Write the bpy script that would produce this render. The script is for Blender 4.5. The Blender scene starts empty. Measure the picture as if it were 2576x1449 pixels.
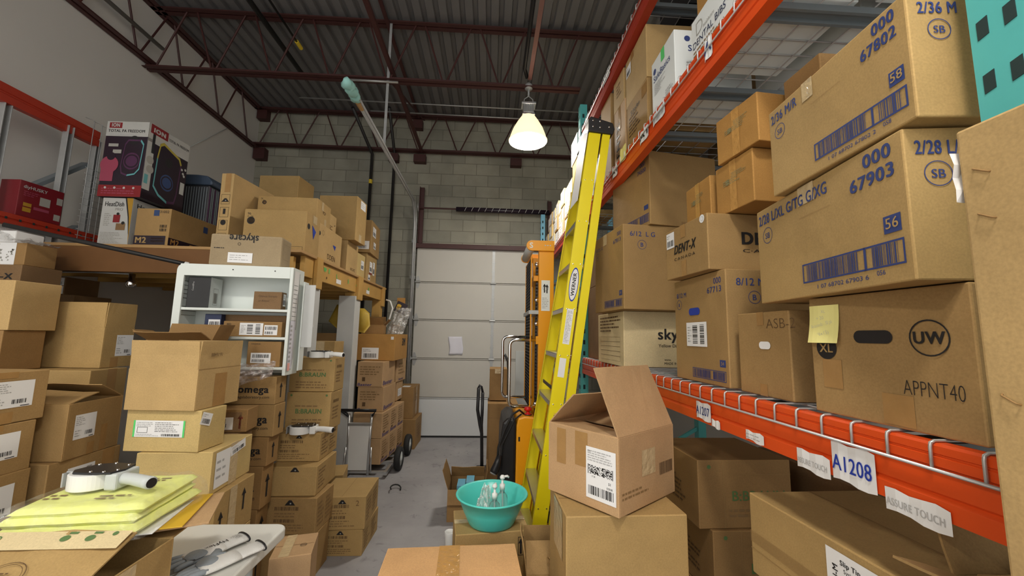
import bpy, bmesh, math, random
from mathutils import Vector, Matrix, noise
# ------------------------------------------------------------------ camera, world, lamps, exposure
SC = bpy.context.scene
COL = SC.collection
cam_d = bpy.data.cameras.new('camera'); cam = bpy.data.objects.new('camera', cam_d); COL.objects.link(cam)
cam_d.sensor_width = 36.0; cam_d.lens = 993.78 / 2576 * 36.0; cam_d.clip_start = 0.02; cam_d.clip_end = 60
PITCH, YAW, ROLL, EYE = 0.1200951, 0.05355147, 0.01851756, 1.61
_f = Vector((math.sin(YAW)*math.cos(PITCH), math.cos(YAW)*math.cos(PITCH), math.sin(PITCH)))
_r0 = Vector((math.cos(YAW), -math.sin(YAW), 0)); _u0 = _r0.cross(_f)
_r = _r0*math.cos(ROLL) + _u0*math.sin(ROLL); _u = -_r0*math.sin(ROLL) + _u0*math.cos(ROLL)
cam.matrix_world = Matrix(((_r.x, _u.x, -_f.x, 0), (_r.y, _u.y, -_f.y, 0), (_r.z, _u.z, -_f.z, EYE), (0, 0, 0, 1)))
SC.camera = cam
W = bpy.data.worlds.new('world'); SC.world = W; W.use_nodes = True
W.node_tree.nodes['Background'].inputs[0].default_value = (1.0, 0.975, 0.93, 1)
W.node_tree.nodes['Background'].inputs[1].default_value = 1.35
SC.view_settings.view_transform = 'Standard'; SC.view_settings.look = 'None'
SC.view_settings.gamma = 1.0; SC.view_settings.exposure = 0.34; SC.view_settings.use_curve_mapping = False
LAMP_STRENGTH = 100.0          # the glowing lens of each high-bay lamp
LAMP_COLOR = (1.0, 0.945, 0.85)
# ------------------------------------------------------------------ materials
MATS = {}
def _nt(name):
    m = bpy.data.materials.new(name); m.use_nodes = True
    nt = m.node_tree; b = nt.nodes['Principled BSDF']
    return m, nt, b
def mat(name, col, rough=.5, metal=0., spec=.5, var=.06, scale=6., bump=0., bscale=60., trans=0., alpha=1., emit=None, ior=1.45, coat=0.):
    if name in MATS: return MATS[name]
    m, nt, b = _nt(name)
    N, L = nt.nodes, nt.links
    b.inputs['Roughness'].default_value = rough; b.inputs['Metallic'].default_value = metal
    b.inputs['Specular IOR Level'].default_value = spec; b.inputs['IOR'].default_value = ior
    b.inputs['Coat Weight'].default_value = coat
    tc = N.new('ShaderNodeTexCoord')
    nz = N.new('ShaderNodeTexNoise'); nz.inputs['Scale'].default_value = scale; nz.inputs['Detail'].default_value = 4
    L.new(tc.outputs['Object'], nz.inputs['Vector'])
    mx = N.new('ShaderNodeMix'); mx.data_type = 'RGBA'
    lo = [c*(1-var) for c in col]+[1]; hi = [min(1, c*(1+var)) for c in col]+[1]
    mx.inputs[6].default_value = lo; mx.inputs[7].default_value = hi
    L.new(nz.outputs['Fac'], mx.inputs[0]); L.new(mx.outputs[2], b.inputs['Base Color'])
    if bump:
        n2 = N.new('ShaderNodeTexNoise'); n2.inputs['Scale'].default_value = bscale; n2.inputs['Detail'].default_value = 3
        L.new(tc.outputs['Object'], n2.inputs['Vector'])
        bp = N.new('ShaderNodeBump'); bp.inputs['Strength'].default_value = bump; bp.inputs['Distance'].default_value = .01
        L.new(n2.outputs['Fac'], bp.inputs['Height']); L.new(bp.outputs['Normal'], b.inputs['Normal'])
    if trans: b.inputs['Transmission Weight'].default_value = trans
    if alpha < 1: b.inputs['Alpha'].default_value = alpha
    if emit:
        b.inputs['Emission Color'].default_value = (*emit[0], 1); b.inputs['Emission Strength'].default_value = emit[1]
    MATS[name] = m; return m
def cardboard(name, col):
    m, nt, b = _nt(name); N, L = nt.nodes, nt.links
    b.inputs['Roughness'].default_value = .72; b.inputs['Specular IOR Level'].default_value = .25
    tc = N.new('ShaderNodeTexCoord')
    n1 = N.new('ShaderNodeTexNoise'); n1.inputs['Scale'].default_value = 3.2; n1.inputs['Detail'].default_value = 5; n1.inputs['Roughness'].default_value = .6
    n2 = N.new('ShaderNodeTexNoise'); n2.inputs['Scale'].default_value = 220; n2.inputs['Detail'].default_value = 2
    L.new(tc.outputs['Object'], n1.inputs['Vector']); L.new(tc.outputs['Object'], n2.inputs['Vector'])
    r1 = N.new('ShaderNodeMapRange'); r1.inputs[1].default_value = .3; r1.inputs[2].default_value = .7; r1.inputs[3].default_value = .87; r1.inputs[4].default_value = 1.1
    r2 = N.new('ShaderNodeMapRange'); r2.inputs[1].default_value = .25; r2.inputs[2].default_value = .75; r2.inputs[3].default_value = .90; r2.inputs[4].default_value = 1.10
    L.new(n1.outputs['Fac'], r1.inputs[0]); L.new(n2.outputs['Fac'], r2.inputs[0])
    mu = N.new('ShaderNodeMath'); mu.operation = 'MULTIPLY'; L.new(r1.outputs[0], mu.inputs[0]); L.new(r2.outputs[0], mu.inputs[1])
    hs = N.new('ShaderNodeHueSaturation'); hs.inputs['Color'].default_value = (*col, 1); L.new(mu.outputs[0], hs.inputs['Value'])
    L.new(hs.outputs[0], b.inputs['Base Color'])
    n3 = N.new('ShaderNodeTexNoise'); n3.inputs['Scale'].default_value = 14; n3.inputs['Detail'].default_value = 6; L.new(tc.outputs['Object'], n3.inputs['Vector'])
    bp = N.new('ShaderNodeBump'); bp.inputs['Strength'].default_value = .22; bp.inputs['Distance'].default_value = .012
    L.new(n3.outputs['Fac'], bp.inputs['Height']); L.new(bp.outputs['Normal'], b.inputs['Normal'])
    MATS[name] = m; return m
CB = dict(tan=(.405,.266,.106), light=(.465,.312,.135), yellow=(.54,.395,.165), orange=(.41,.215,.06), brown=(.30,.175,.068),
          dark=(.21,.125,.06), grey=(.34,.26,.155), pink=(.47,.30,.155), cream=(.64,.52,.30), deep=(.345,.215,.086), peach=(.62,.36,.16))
for k, v in CB.items(): cardboard('cb_'+k, v); cardboard('cb_'+k+'_edge', tuple(min(1, c*1.13) for c in v))
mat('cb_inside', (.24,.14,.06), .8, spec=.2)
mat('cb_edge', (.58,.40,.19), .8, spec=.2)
mat('carton_white', (.76,.80,.80), .45, var=.03)
mat('ink_black', (.022,.020,.020), .6, spec=.3)
mat('ink_blue', (.035,.055,.19), .6, spec=.3)
mat('ink_brown', (.12,.07,.035), .7, spec=.2)
mat('ink_fade', (.25,.155,.07), .7, spec=.2)
mat('ink_green', (.10,.18,.06), .6)
mat('ink_teal', (.25,.215,.10), .7)
mat('ink_red', (.50,.02,.02), .6)
mat('ink_purple', (.075,.055,.16), .6)
mat('pen_blue', (.01,.04,.35), .5)
mat('pen_grey', (.42,.42,.42), .6)
mat('paper', (.80,.80,.80), .6, var=.02)
mat('paper_lilac', (.72,.72,.80), .6, var=.02)
mat('paper_yellow', (.85,.78,.30), .6, var=.02)
mat('paper_pink', (.9,.45,.40), .6)
mat('label_green', (.10,.62,.16), .5)
mat('navy_print', (.02,.03,.08), .5)
mat('tape_tan', (.36,.205,.075), .22, spec=.5, var=.10, scale=25, bump=.25, bscale=30)
mat('tape_clear', (.55,.42,.24), .16, spec=.6, var=.15, scale=30, bump=.5, bscale=45)
mat('tape_clear_orange', (.50,.27,.08), .15, spec=.6, var=.15, scale=30, bump=.5, bscale=45)
mat('rack_orange', (.70,.075,.010), .38, var=.07, scale=9)
mat('rack_red', (.40,.035,.015), .45, var=.1, scale=9)
mat('rack_teal', (.09,.43,.42), .42, var=.08, scale=14)
mat('rack_blue', (.20,.50,.68), .45)
mat('rack_grey', (.20,.23,.25), .5, metal=.2)
mat('galv', (.42,.43,.43), .42, metal=.35, var=.15, scale=20)
mat('wire_zinc', (.55,.55,.55), .35, metal=.55)
mat('slot_dark', (.012,.03,.03), .8)
mat('steel_maroon', (.062,.020,.018), .55, var=.12, scale=12)
mat('steel_pink', (.22,.10,.085), .55, var=.1)
mat('pipe_black', (.016,.015,.015), .45)
mat('chrome', (.72,.72,.72), .14, metal=1.0, var=.02)
mat('alu', (.60,.61,.61), .3, metal=.85, var=.08)
mat('conduit', (.38,.38,.37), .4, metal=.6)
mat('ladder_yellow', (.84,.70,.008), .38, var=.05, scale=10)
mat('stacker_yellow', (.86,.36,.008), .32, var=.03)
mat('plastic_black', (.016,.016,.018), .38)
mat('rubber', (.018,.018,.018), .75)
mat('plastic_grey', (.50,.53,.52), .4)
mat('plastic_white', (.76,.76,.74), .4, var=.02)
mat('table_white', (.70,.70,.66), .45, var=.03, bump=.05, bscale=200)
mat('basin_teal', (.09,.60,.53), .28, var=.03)
mat('shelf_white', (.72,.77,.74), .45, var=.02)
mat('shelf_blue', (.16,.26,.38), .5)
mat('gown_yellow', (.80,.84,.26), .65, var=.06, scale=20, bump=.35, bscale=22)
mat('knit_white', (.82,.82,.80), .85, bump=.4, bscale=300)
mat('glove_grey', (.27,.31,.35), .6, bump=.15, bscale=120)
mat('bottle_clear', (.86,.93,.92), .06, trans=.92, ior=1.4, var=.01)
def thin_film(name, col, opac, rough=.12):
    m, nt, b = _nt(name); N, L = nt.nodes, nt.links
    out = N['Material Output']; tr = N.new('ShaderNodeBsdfTransparent'); gl = N.new('ShaderNodeBsdfGlossy'); df = N.new('ShaderNodeBsdfDiffuse')
    gl.inputs['Roughness'].default_value = rough; df.inputs['Color'].default_value = (*col, 1)
    tc = N.new('ShaderNodeTexCoord'); nz = N.new('ShaderNodeTexNoise'); nz.inputs['Scale'].default_value = 28; nz.inputs['Detail'].default_value = 5
    L.new(tc.outputs['Object'], nz.inputs['Vector'])
    bp = N.new('ShaderNodeBump'); bp.inputs['Strength'].default_value = .8; bp.inputs['Distance'].default_value = .03
    L.new(nz.outputs['Fac'], bp.inputs['Height']); L.new(bp.outputs['Normal'], gl.inputs['Normal'])
    m1 = N.new('ShaderNodeMixShader'); m1.inputs[0].default_value = .5; L.new(df.outputs[0], m1.inputs[1]); L.new(gl.outputs[0], m1.inputs[2])
    rp = N.new('ShaderNodeMapRange'); rp.inputs[1].default_value = .4; rp.inputs[2].default_value = .75; rp.inputs[3].default_value = opac*.5; rp.inputs[4].default_value = min(1, opac*2)
    L.new(nz.outputs['Fac'], rp.inputs[0])
    m2 = N.new('ShaderNodeMixShader'); L.new(rp.outputs[0], m2.inputs[0]); L.new(tr.outputs[0], m2.inputs[1]); L.new(m1.outputs[0], m2.inputs[2])
    L.new(m2.outputs[0], out.inputs['Surface']); nt.nodes.remove(b)
    MATS[name] = m; return m
thin_film('film', (.85,.85,.85), .22); thin_film('film_clear', (.9,.9,.85), .10, .10); thin_film('film_milky', (.80,.80,.78), .55, .2); thin_film('film_pink', (.66,.58,.56), .50, .15)
mat('lumber', (.50,.29,.075), .6, var=.22, scale=5, bump=.1)
mat('lumber_shaded', (.17,.075,.022), .65, var=.25, scale=5)  # same timber, with the platform front beam's shade put into the colour
mat('post_white', (.55,.56,.55), .6, var=.08)
mat('plywood', (.42,.25,.10), .65, var=.15)
mat('door_panel', (.55,.535,.49), .55, var=.05, scale=2.5)
mat('door_white', (.67,.69,.70), .5, var=.02)
mat('door_seam', (.13,.12,.10), .7)
mat('pattern_grey', (.34,.33,.30), .7)
mat('ion_dark', (.020,.012,.022), .35); mat('ion_purple', (.075,.025,.07), .4); mat('ion_blue', (.03,.06,.16), .4)
mat('ion_red', (.22,.014,.018), .4); mat('ion_white', (.45,.45,.43), .5); mat('ion_cyan', (.12,.36,.38), .4); mat('ion_gold', (.42,.34,.05), .4)
mat('ion_pink', (.30,.05,.09), .5); mat('husky_red', (.17,.010,.016), .45); mat('gold_print', (.40,.22,.02), .5)
mat('ups_gold', (.65,.40,.03), .5); mat('envelope', (.50,.34,.045), .55, var=.08, bump=.3, bscale=12)
mat('tote_blue', (.05,.075,.12), .5); mat('tote_dark', (.035,.035,.04), .5)
mat('sky_blue_box', (.14,.38,.52), .5)
mat('button_red', (.65,.015,.01), .3)
mat('cyan_cloth', (.32,.62,.58), .8); mat('tip_yellow', (.75,.55,.04), .5)
def lit(name, col, s):
    m, nt, b = _nt(name); b.inputs['Base Color'].default_value = (*col, 1)
    b.inputs['Emission Color'].default_value = (*col, 1); b.inputs['Emission Strength'].default_value = s
    MATS[name] = m; return m
lit('lamp_glow', LAMP_COLOR, LAMP_STRENGTH)
mat('reflector', (.80,.72,.55), .3, var=.03, emit=((1.0,.76,.44), 1.0))
def block_wall():
    m, nt, b = _nt('block_wall'); N, L = nt.nodes, nt.links
    tc = N.new('ShaderNodeTexCoord'); sp = N.new('ShaderNodeSeparateXYZ'); cb = N.new('ShaderNodeCombineXYZ')
    L.new(tc.outputs['Object'], sp.inputs[0]); L.new(sp.outputs[0], cb.inputs[0]); L.new(sp.outputs[2], cb.inputs[1])
    mp = N.new('ShaderNodeMapping'); mp.inputs['Location'].default_value = (.10, .055, 0); L.new(cb.outputs[0], mp.inputs[0])
    bk = N.new('ShaderNodeTexBrick'); bk.offset = .5
    for k, v in (('Scale', 1.), ('Brick Width', .4), ('Row Height', .2), ('Mortar Size', .007), ('Mortar Smooth', .4), ('Bias', 0.)): bk.inputs[k].default_value = v
    bk.inputs['Color1'].default_value = (.335,.325,.262,1); bk.inputs['Color2'].default_value = (.255,.25,.205,1); bk.inputs['Mortar'].default_value = (.20,.19,.155,1)
    L.new(mp.outputs[0], bk.inputs['Vector'])
    nz = N.new('ShaderNodeTexNoise'); nz.inputs['Scale'].default_value = 2.2; nz.inputs['Detail'].default_value = 6; L.new(tc.outputs['Object'], nz.inputs['Vector'])
    rp = N.new('ShaderNodeMapRange'); rp.inputs[1].default_value = .3; rp.inputs[2].default_value = .7; rp.inputs[3].default_value = .8; rp.inputs[4].default_value = 1.15; L.new(nz.outputs['Fac'], rp.inputs[0])
    hs = N.new('ShaderNodeHueSaturation'); L.new(bk.outputs['Color'], hs.inputs['Color']); L.new(rp.outputs[0], hs.inputs['Value'])
    L.new(hs.outputs[0], b.inputs['Base Color']); b.inputs['Roughness'].default_value = .85
    n2 = N.new('ShaderNodeTexNoise'); n2.inputs['Scale'].default_value = 90; L.new(tc.outputs['Object'], n2.inputs['Vector'])
    ad = N.new('ShaderNodeMath'); ad.operation = 'MULTIPLY_ADD'; ad.inputs[1].default_value = -3.; L.new(bk.outputs['Fac'], ad.inputs[0]); L.new(n2.outputs['Fac'], ad.inputs[2])
    bp = N.new('ShaderNodeBump'); bp.inputs['Strength'].default_value = .45; bp.inputs['Distance'].default_value = .008
    L.new(ad.outputs[0], bp.inputs['Height']); L.new(bp.outputs['Normal'], b.inputs['Normal']); MATS['block_wall'] = m
block_wall()
def floor_mat():
    m, nt, b = _nt('concrete'); N, L = nt.nodes, nt.links
    tc = N.new('ShaderNodeTexCoord')
    n1 = N.new('ShaderNodeTexNoise'); n1.inputs['Scale'].default_value = 1.6; n1.inputs['Detail'].default_value = 8; n1.inputs['Roughness'].default_value = .62
    n2 = N.new('ShaderNodeTexNoise'); n2.inputs['Scale'].default_value = 9; n2.inputs['Detail'].default_value = 5; n2.inputs['Distortion'].default_value = 1.2
    L.new(tc.outputs['Object'], n1.inputs[0]); L.new(tc.outputs['Object'], n2.inputs[0])
    cr = N.new('ShaderNodeValToRGB'); cr.color_ramp.elements[0].position = .3; cr.color_ramp.elements[0].color = (.27,.262,.268,1)
    cr.color_ramp.elements[1].position = .72; cr.color_ramp.elements[1].color = (.395,.385,.39,1); L.new(n1.outputs['Fac'], cr.inputs[0])
    c2 = N.new('ShaderNodeValToRGB'); c2.color_ramp.elements[0].position = .60; c2.color_ramp.elements[0].color = (0,0,0,1); c2.color_ramp.elements[1].position = .70; c2.color_ramp.elements[1].color = (1,1,1,1)
    L.new(n2.outputs['Fac'], c2.inputs[0])
    mu = N.new('ShaderNodeMath'); mu.operation = 'MULTIPLY'; mu.inputs[1].default_value = .42; L.new(c2.outputs[0], mu.inputs[0])
    mx = N.new('ShaderNodeMix'); mx.data_type = 'RGBA'; mx.inputs[7].default_value = (.10,.095,.095,1)
    L.new(mu.outputs[0], mx.inputs[0]); L.new(cr.outputs[0], mx.inputs[6]); L.new(mx.outputs[2], b.inputs['Base Color'])
    b.inputs['Roughness'].default_value = .55; MATS['concrete'] = m
floor_mat()
mat('wall_paint', (.68,.665,.63), .8, var=.05, scale=1.5, bump=.06, bscale=25)
mat('deck_steel', (.165,.16,.16), .5, metal=.1, var=.12, scale=3)
# ------------------------------------------------------------------ mesh tools
class MB:
    """collects geometry; build() links it as ONE mesh object"""
    def __init__(s): s.v = []; s.f = []; s.m = []; s.mats = []
    def mi(s, m):
        if m not in s.mats: s.mats.append(m)
        return s.mats.index(m)
    def add(s, vs, fs, m):
        o = len(s.v); s.v += [tuple(p) for p in vs]; i = s.mi(m)
        for f in fs: s.f.append(tuple(o+k for k in f)); s.m.append(i)
        return s
    def box(s, a, b, m, R=None):
        x0, y0, z0 = a; x1, y1, z1 = b
        vs = [Vector(p) for p in ((x0,y0,z0),(x1,y0,z0),(x1,y1,z0),(x0,y1,z0),(x0,y0,z1),(x1,y0,z1),(x1,y1,z1),(x0,y1,z1))]
        if R is not None: vs = [R @ p for p in vs]
        return s.add(vs, [(0,3,2,1),(4,5,6,7),(0,1,5,4),(1,2,6,5),(2,3,7,6),(3,0,4,7)], m)
    def bar(s, p, q, w, t, m, up=(0,0,1)):
        """a square bar from p to q, w wide across, t along up"""
        p = Vector(p); q = Vector(q); d = q-p; z = d.normalized(); u = Vector(up)
        x = u.cross(z)
        if x.length < 1e-4: x = Vector((1,0,0)).cross(z)
        x.normalize(); y = z.cross(x); vs = []
        for e in (p, q):
            for a, b in ((-1,-1),(1,-1),(1,1),(-1,1)): vs.append(e + x*a*w/2 + y*b*t/2)
        return s.add(vs, [(3,2,1,0),(4,5,6,7),(0,1,5,4),(1,2,6,5),(2,3,7,6),(3,0,4,7)], m)
    def tube(s, pts, r, m, n=8, cap=True):
        P = [Vector(p) for p in pts]; vs = []; fs = []; k = len(P)
        prev = None
        for i, p in enumerate(P):
            t = (P[min(i+1, k-1)] - P[max(i-1, 0)]).normalized()
            if prev is None:
                a = Vector((0,0,1)) if abs(t.z) < .9 else Vector((1,0,0)); x = a.cross(t).normalized()
            else:
                x = prev - t*prev.dot(t); x = x.normalized() if x.length > 1e-6 else prev
            prev = x; y = t.cross(x)
            rr = r[i] if isinstance(r, (list, tuple)) else r
            for j in range(n):
                a = 2*math.pi*j/n; vs.append(p + x*math.cos(a)*rr + y*math.sin(a)*rr)
        for i in range(k-1):
            for j in range(n): fs.append((i*n+j, i*n+(j+1)%n, (i+1)*n+(j+1)%n, (i+1)*n+j))
        if cap: fs.append(tuple(range(n-1,-1,-1))); fs.append(tuple((k-1)*n+j for j in range(n)))
        return s.add(vs, fs, m)
    def lathe(s, prof, m, n=40, c=(0,0,0), R=None):
        vs = []; fs = []; k = len(prof)
        for j in range(n):
            a = 2*math.pi*j/n
            for r, z in prof:
                p = Vector((r*math.cos(a), r*math.sin(a), z))
                if R is not None: p = R @ p
                vs.append(p + Vector(c))
        for j in range(n):
            for i in range(k-1): fs.append((j*k+i, ((j+1)%n)*k+i, ((j+1)%n)*k+i+1, j*k+i+1))
        return s.add(vs, fs, m)
    def prism(s, poly, a, b, m, axis='y'):
        """closed outline swept between a and b along axis; outline gives the other two coordinates"""
        n = len(poly); vs = []
        for t in (a, b):
            for p, q in poly: vs.append({'x': (t,p,q), 'y': (p,t,q), 'z': (p,q,t)}[axis])
        fs = [tuple(range(n)), tuple(range(2*n-1, n-1, -1))] + [(i, i+n, (i+1)%n+n, (i+1)%n) for i in range(n)]
        return s.add(vs, fs, m)
    def sheet(s, fn, nu, nv, m):
        vs = [fn(i/nu, j/nv) for j in range(nv+1) for i in range(nu+1)]
        fs = [(j*(nu+1)+i, j*(nu+1)+i+1, (j+1)*(nu+1)+i+1, (j+1)*(nu+1)+i) for j in range(nv) for i in range(nu)]
        return s.add(vs, fs, m)
    def build(s, name, parent=None, bevel=0., smooth=False, solid=0., sub=0, fix=True, segs=2, label=None, loc=None):
        me = bpy.data.meshes.new(name); me.from_pydata(s.v, [], s.f)
        for m in s.mats: me.materials.append(MATS[m])
        me.polygons.foreach_set('material_index', s.m)
        if fix:
            bm = bmesh.new(); bm.from_mesh(me); bmesh.ops.recalc_face_normals(bm, faces=bm.faces); bm.to_mesh(me); bm.free()
        if smooth: me.polygons.foreach_set('use_smooth', [True]*len(me.polygons))
        o = bpy.data.objects.new(name, me); COL.objects.link(o)
        if parent is not None: o.parent = parent
        if loc is not None: o.location = loc
        if solid: k = o.modifiers.new('thick', 'SOLIDIFY'); k.thickness = solid; k.offset = 0
        if bevel:
            k = o.modifiers.new('bevel', 'BEVEL'); k.width = bevel; k.segments = segs; k.limit_method = 'ANGLE'; k.angle_limit = .7; k.use_clamp_overlap = True
        if sub: k = o.modifiers.new('sub', 'SUBSURF'); k.levels = sub; k.render_levels = sub
        if label: o['label'] = label
        return o
def thing(name, label, cat, loc=(0,0,0), yaw=0., group=None, rot=None):
    o = bpy.data.objects.new(name, None); COL.objects.link(o); o.empty_display_size = .05
    o.location = loc; o.rotation_euler = rot if rot else (0, 0, yaw)
    o['label'] = label; o['category'] = cat
    if group: o['group'] = group
    return o
def tag(o, label, cat, group=None):
    o['label'] = label; o['category'] = cat
    if group: o['group'] = group
    return o
def struct(o): o['kind'] = 'structure'; return o
_TX = {}
def text_geo(s, bold=0., sp=0.):
    k = (s, bold, sp)
    if k in _TX: return _TX[k]
    cu = bpy.data.curves.new('t', 'FONT'); cu.body = s; cu.size = 1; cu.offset = bold; cu.resolution_u = 3; cu.space_character = 1+sp
    o = bpy.data.objects.new('t', cu); COL.objects.link(o)
    dg = bpy.context.evaluated_depsgraph_get(); me = bpy.data.meshes.new_from_object(o.evaluated_get(dg))
    vs = [(v.co.x, v.co.y) for v in me.vertices]; fs = [tuple(p.vertices) for p in me.polygons]
    bpy.data.objects.remove(o); bpy.data.curves.remove(cu); bpy.data.meshes.remove(me)
    if vs:
        x0 = min(v[0] for v in vs); x1 = max(v[0] for v in vs)
    else: x0, x1 = 0, 1
    vs = [((x-x0)/.72, y/.72) for x, y in vs]
    _TX[k] = (vs, fs, (x1-x0)/.72); return _TX[k]
class Face:
    """a flat face of something: origin, unit u and v, lengths, outward normal"""
    def __init__(s, o, u, v, U, V): s.o = Vector(o); s.u = Vector(u); s.v = Vector(v); s.U = U; s.V = V; s.n = s.u.cross(s.v)
    def p(s, a, b, k=0.): return s.o + s.u*a + s.v*b + s.n*k
def box_face(w, d, h, c):
    return {'F': Face((-w/2,-d/2,0), (1,0,0), (0,0,1), w, h), 'R': Face((w/2,-d/2,0), (0,1,0), (0,0,1), d, h),
            'L': Face((-w/2,d/2,0), (0,-1,0), (0,0,1), d, h), 'T': Face((-w/2,-d/2,h), (1,0,0), (0,1,0), w, d),
            'K': Face((w/2,d/2,0), (-1,0,0), (0,0,1), w, h)}[c]
INK = .0011
def put_text(mb, F, s, u, v, hgt, m='ink_black', bold=0., rot=0, width=None, k=INK, align='l', slant=0.):
    """text whose lower left (or centre) lies at u,v metres on the face"""
    vs, fs, wd = text_geo(s, min(bold, 0.), max(0., bold)*3.2); sx = hgt if width is None else width/wd
    ca, sa = math.cos(math.radians(rot)), math.sin(math.radians(rot)); ox = {'l': 0, 'c': -wd*sx/2, 'r': -wd*sx}[align]
    b = bold*1.6
    for q_, (dx, dy) in enumerate(((0,0),) if b <= 0 else ((-b,0), (b,0), (-b,b*.7), (b,b*.7), (0,0)) if b > .02 else ((-b,0), (b,b*.5))):
        out = []
        for x, y in vs:
            X = (x+dx)*sx + ox + slant*y*hgt; Y = (y+dy)*hgt
            out.append(F.p(u + X*ca - Y*sa, v + X*sa + Y*ca, k+q_*.00009))
        mb.add(out, fs, m)
def put_rect(mb, F, u0, v0, u1, v1, m, k=INK, rot=0):
    cu, cv = (u0+u1)/2, (v0+v1)/2; ca, sa = math.cos(math.radians(rot)), math.sin(math.radians(rot)); out = []
    for a, b in ((u0,v0),(u1,v0),(u1,v1),(u0,v1)):
        x, y = a-cu, b-cv; out.append(F.p(cu+x*ca-y*sa, cv+x*sa+y*ca, k))
    mb.add(out, [(0,1,2,3)], m)
def put_poly(mb, F, pts, m, k=INK): mb.add([F.p(a, b, k) for a, b in pts], [tuple(range(len(pts)))], m)
def put_ring(mb, F, u, v, r, t, m, k=INK, n=28, ex=1.):
    vs = []; fs = []
    for i in range(n):
        a = 2*math.pi*i/n
        for q in (r, r-t): vs.append(F.p(u+math.cos(a)*q*ex, v+math.sin(a)*q, k))
    for i in range(n): j = (i+1) % n; fs.append((2*i, 2*j, 2*j+1, 2*i+1))
    mb.add(vs, fs, m)
def put_disc(mb, F, u, v, r, m, k=INK, n=24, ex=1.):
    put_poly(mb, F, [(u+math.cos(2*math.pi*i/n)*r*ex, v+math.sin(2*math.pi*i/n)*r) for i in range(n)], m, k)
def put_slot(mb, F, u, v, L, H, m, k=INK):
    pts = []; r = H/2
    for i in range(9): a = -math.pi/2 + math.pi*i/8; pts.append((u+L/2-r+math.cos(a)*r, v+math.sin(a)*r))
    for i in range(9): a = math.pi/2 + math.pi*i/8; pts.append((u-L/2+r+math.cos(a)*r, v+math.sin(a)*r))
    put_poly(mb, F, pts, m, k)
def put_bars(mb, F, u0, v0, u1, v1, m='ink_black', seed=1, vert=True, k=INK, dens=.0035):
    rg = random.Random(seed); L = (u1-u0) if vert else (v1-v0); x = 0.
    while x < L:
        w = dens*rg.choice((.4,.6,1.,1.4)); w = min(w, L-x)
        if vert: put_rect(mb, F, u0+x, v0, u0+x+w, v1, m, k)
        else: put_rect(mb, F, u0, v0+x, u1, v0+x+w, m, k)
        x += w + dens*rg.choice((.5,.8,1.2))
def put_frame(mb, F, u0, v0, u1, v1, t, m, k=INK):
    put_rect(mb, F, u0, v0, u1, v0+t, m, k); put_rect(mb, F, u0, v1-t, u1, v1, m, k)
    put_rect(mb, F, u0, v0+t, u0+t, v1-t, m, k); put_rect(mb, F, u1-t, v0+t, u1, v1-t, m, k)
def put_lines(mb, F, u0, v0, u1, v1, n, m='ink_fade', seed=1, k=INK, fill=.42):
    """rows of small print"""
    rg = random.Random(seed); st = (v1-v0)/n
    for i in range(n):
        y = v1-(i+1)*st; x = u0; e = u0+(u1-u0)*rg.uniform(.55, 1.)
        while x < e:
            w = st*rg.uniform(.5, 2.2); put_rect(mb, F, x, y+st*.25, min(x+w, e), y+st*(.25+fill), m, k); x += w + st*.35
def put_arrow(mb, F, u, v, h, m='ink_black', k=INK, rot=False):
    w = h*.24
    put_rect(mb, F, u-w*.27, v, u+w*.27, v+h*.72, m, k); put_poly(mb, F, [(u-w*.75, v+h*.68), (u+w*.75, v+h*.68), (u, v+h)], m, k)
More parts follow.
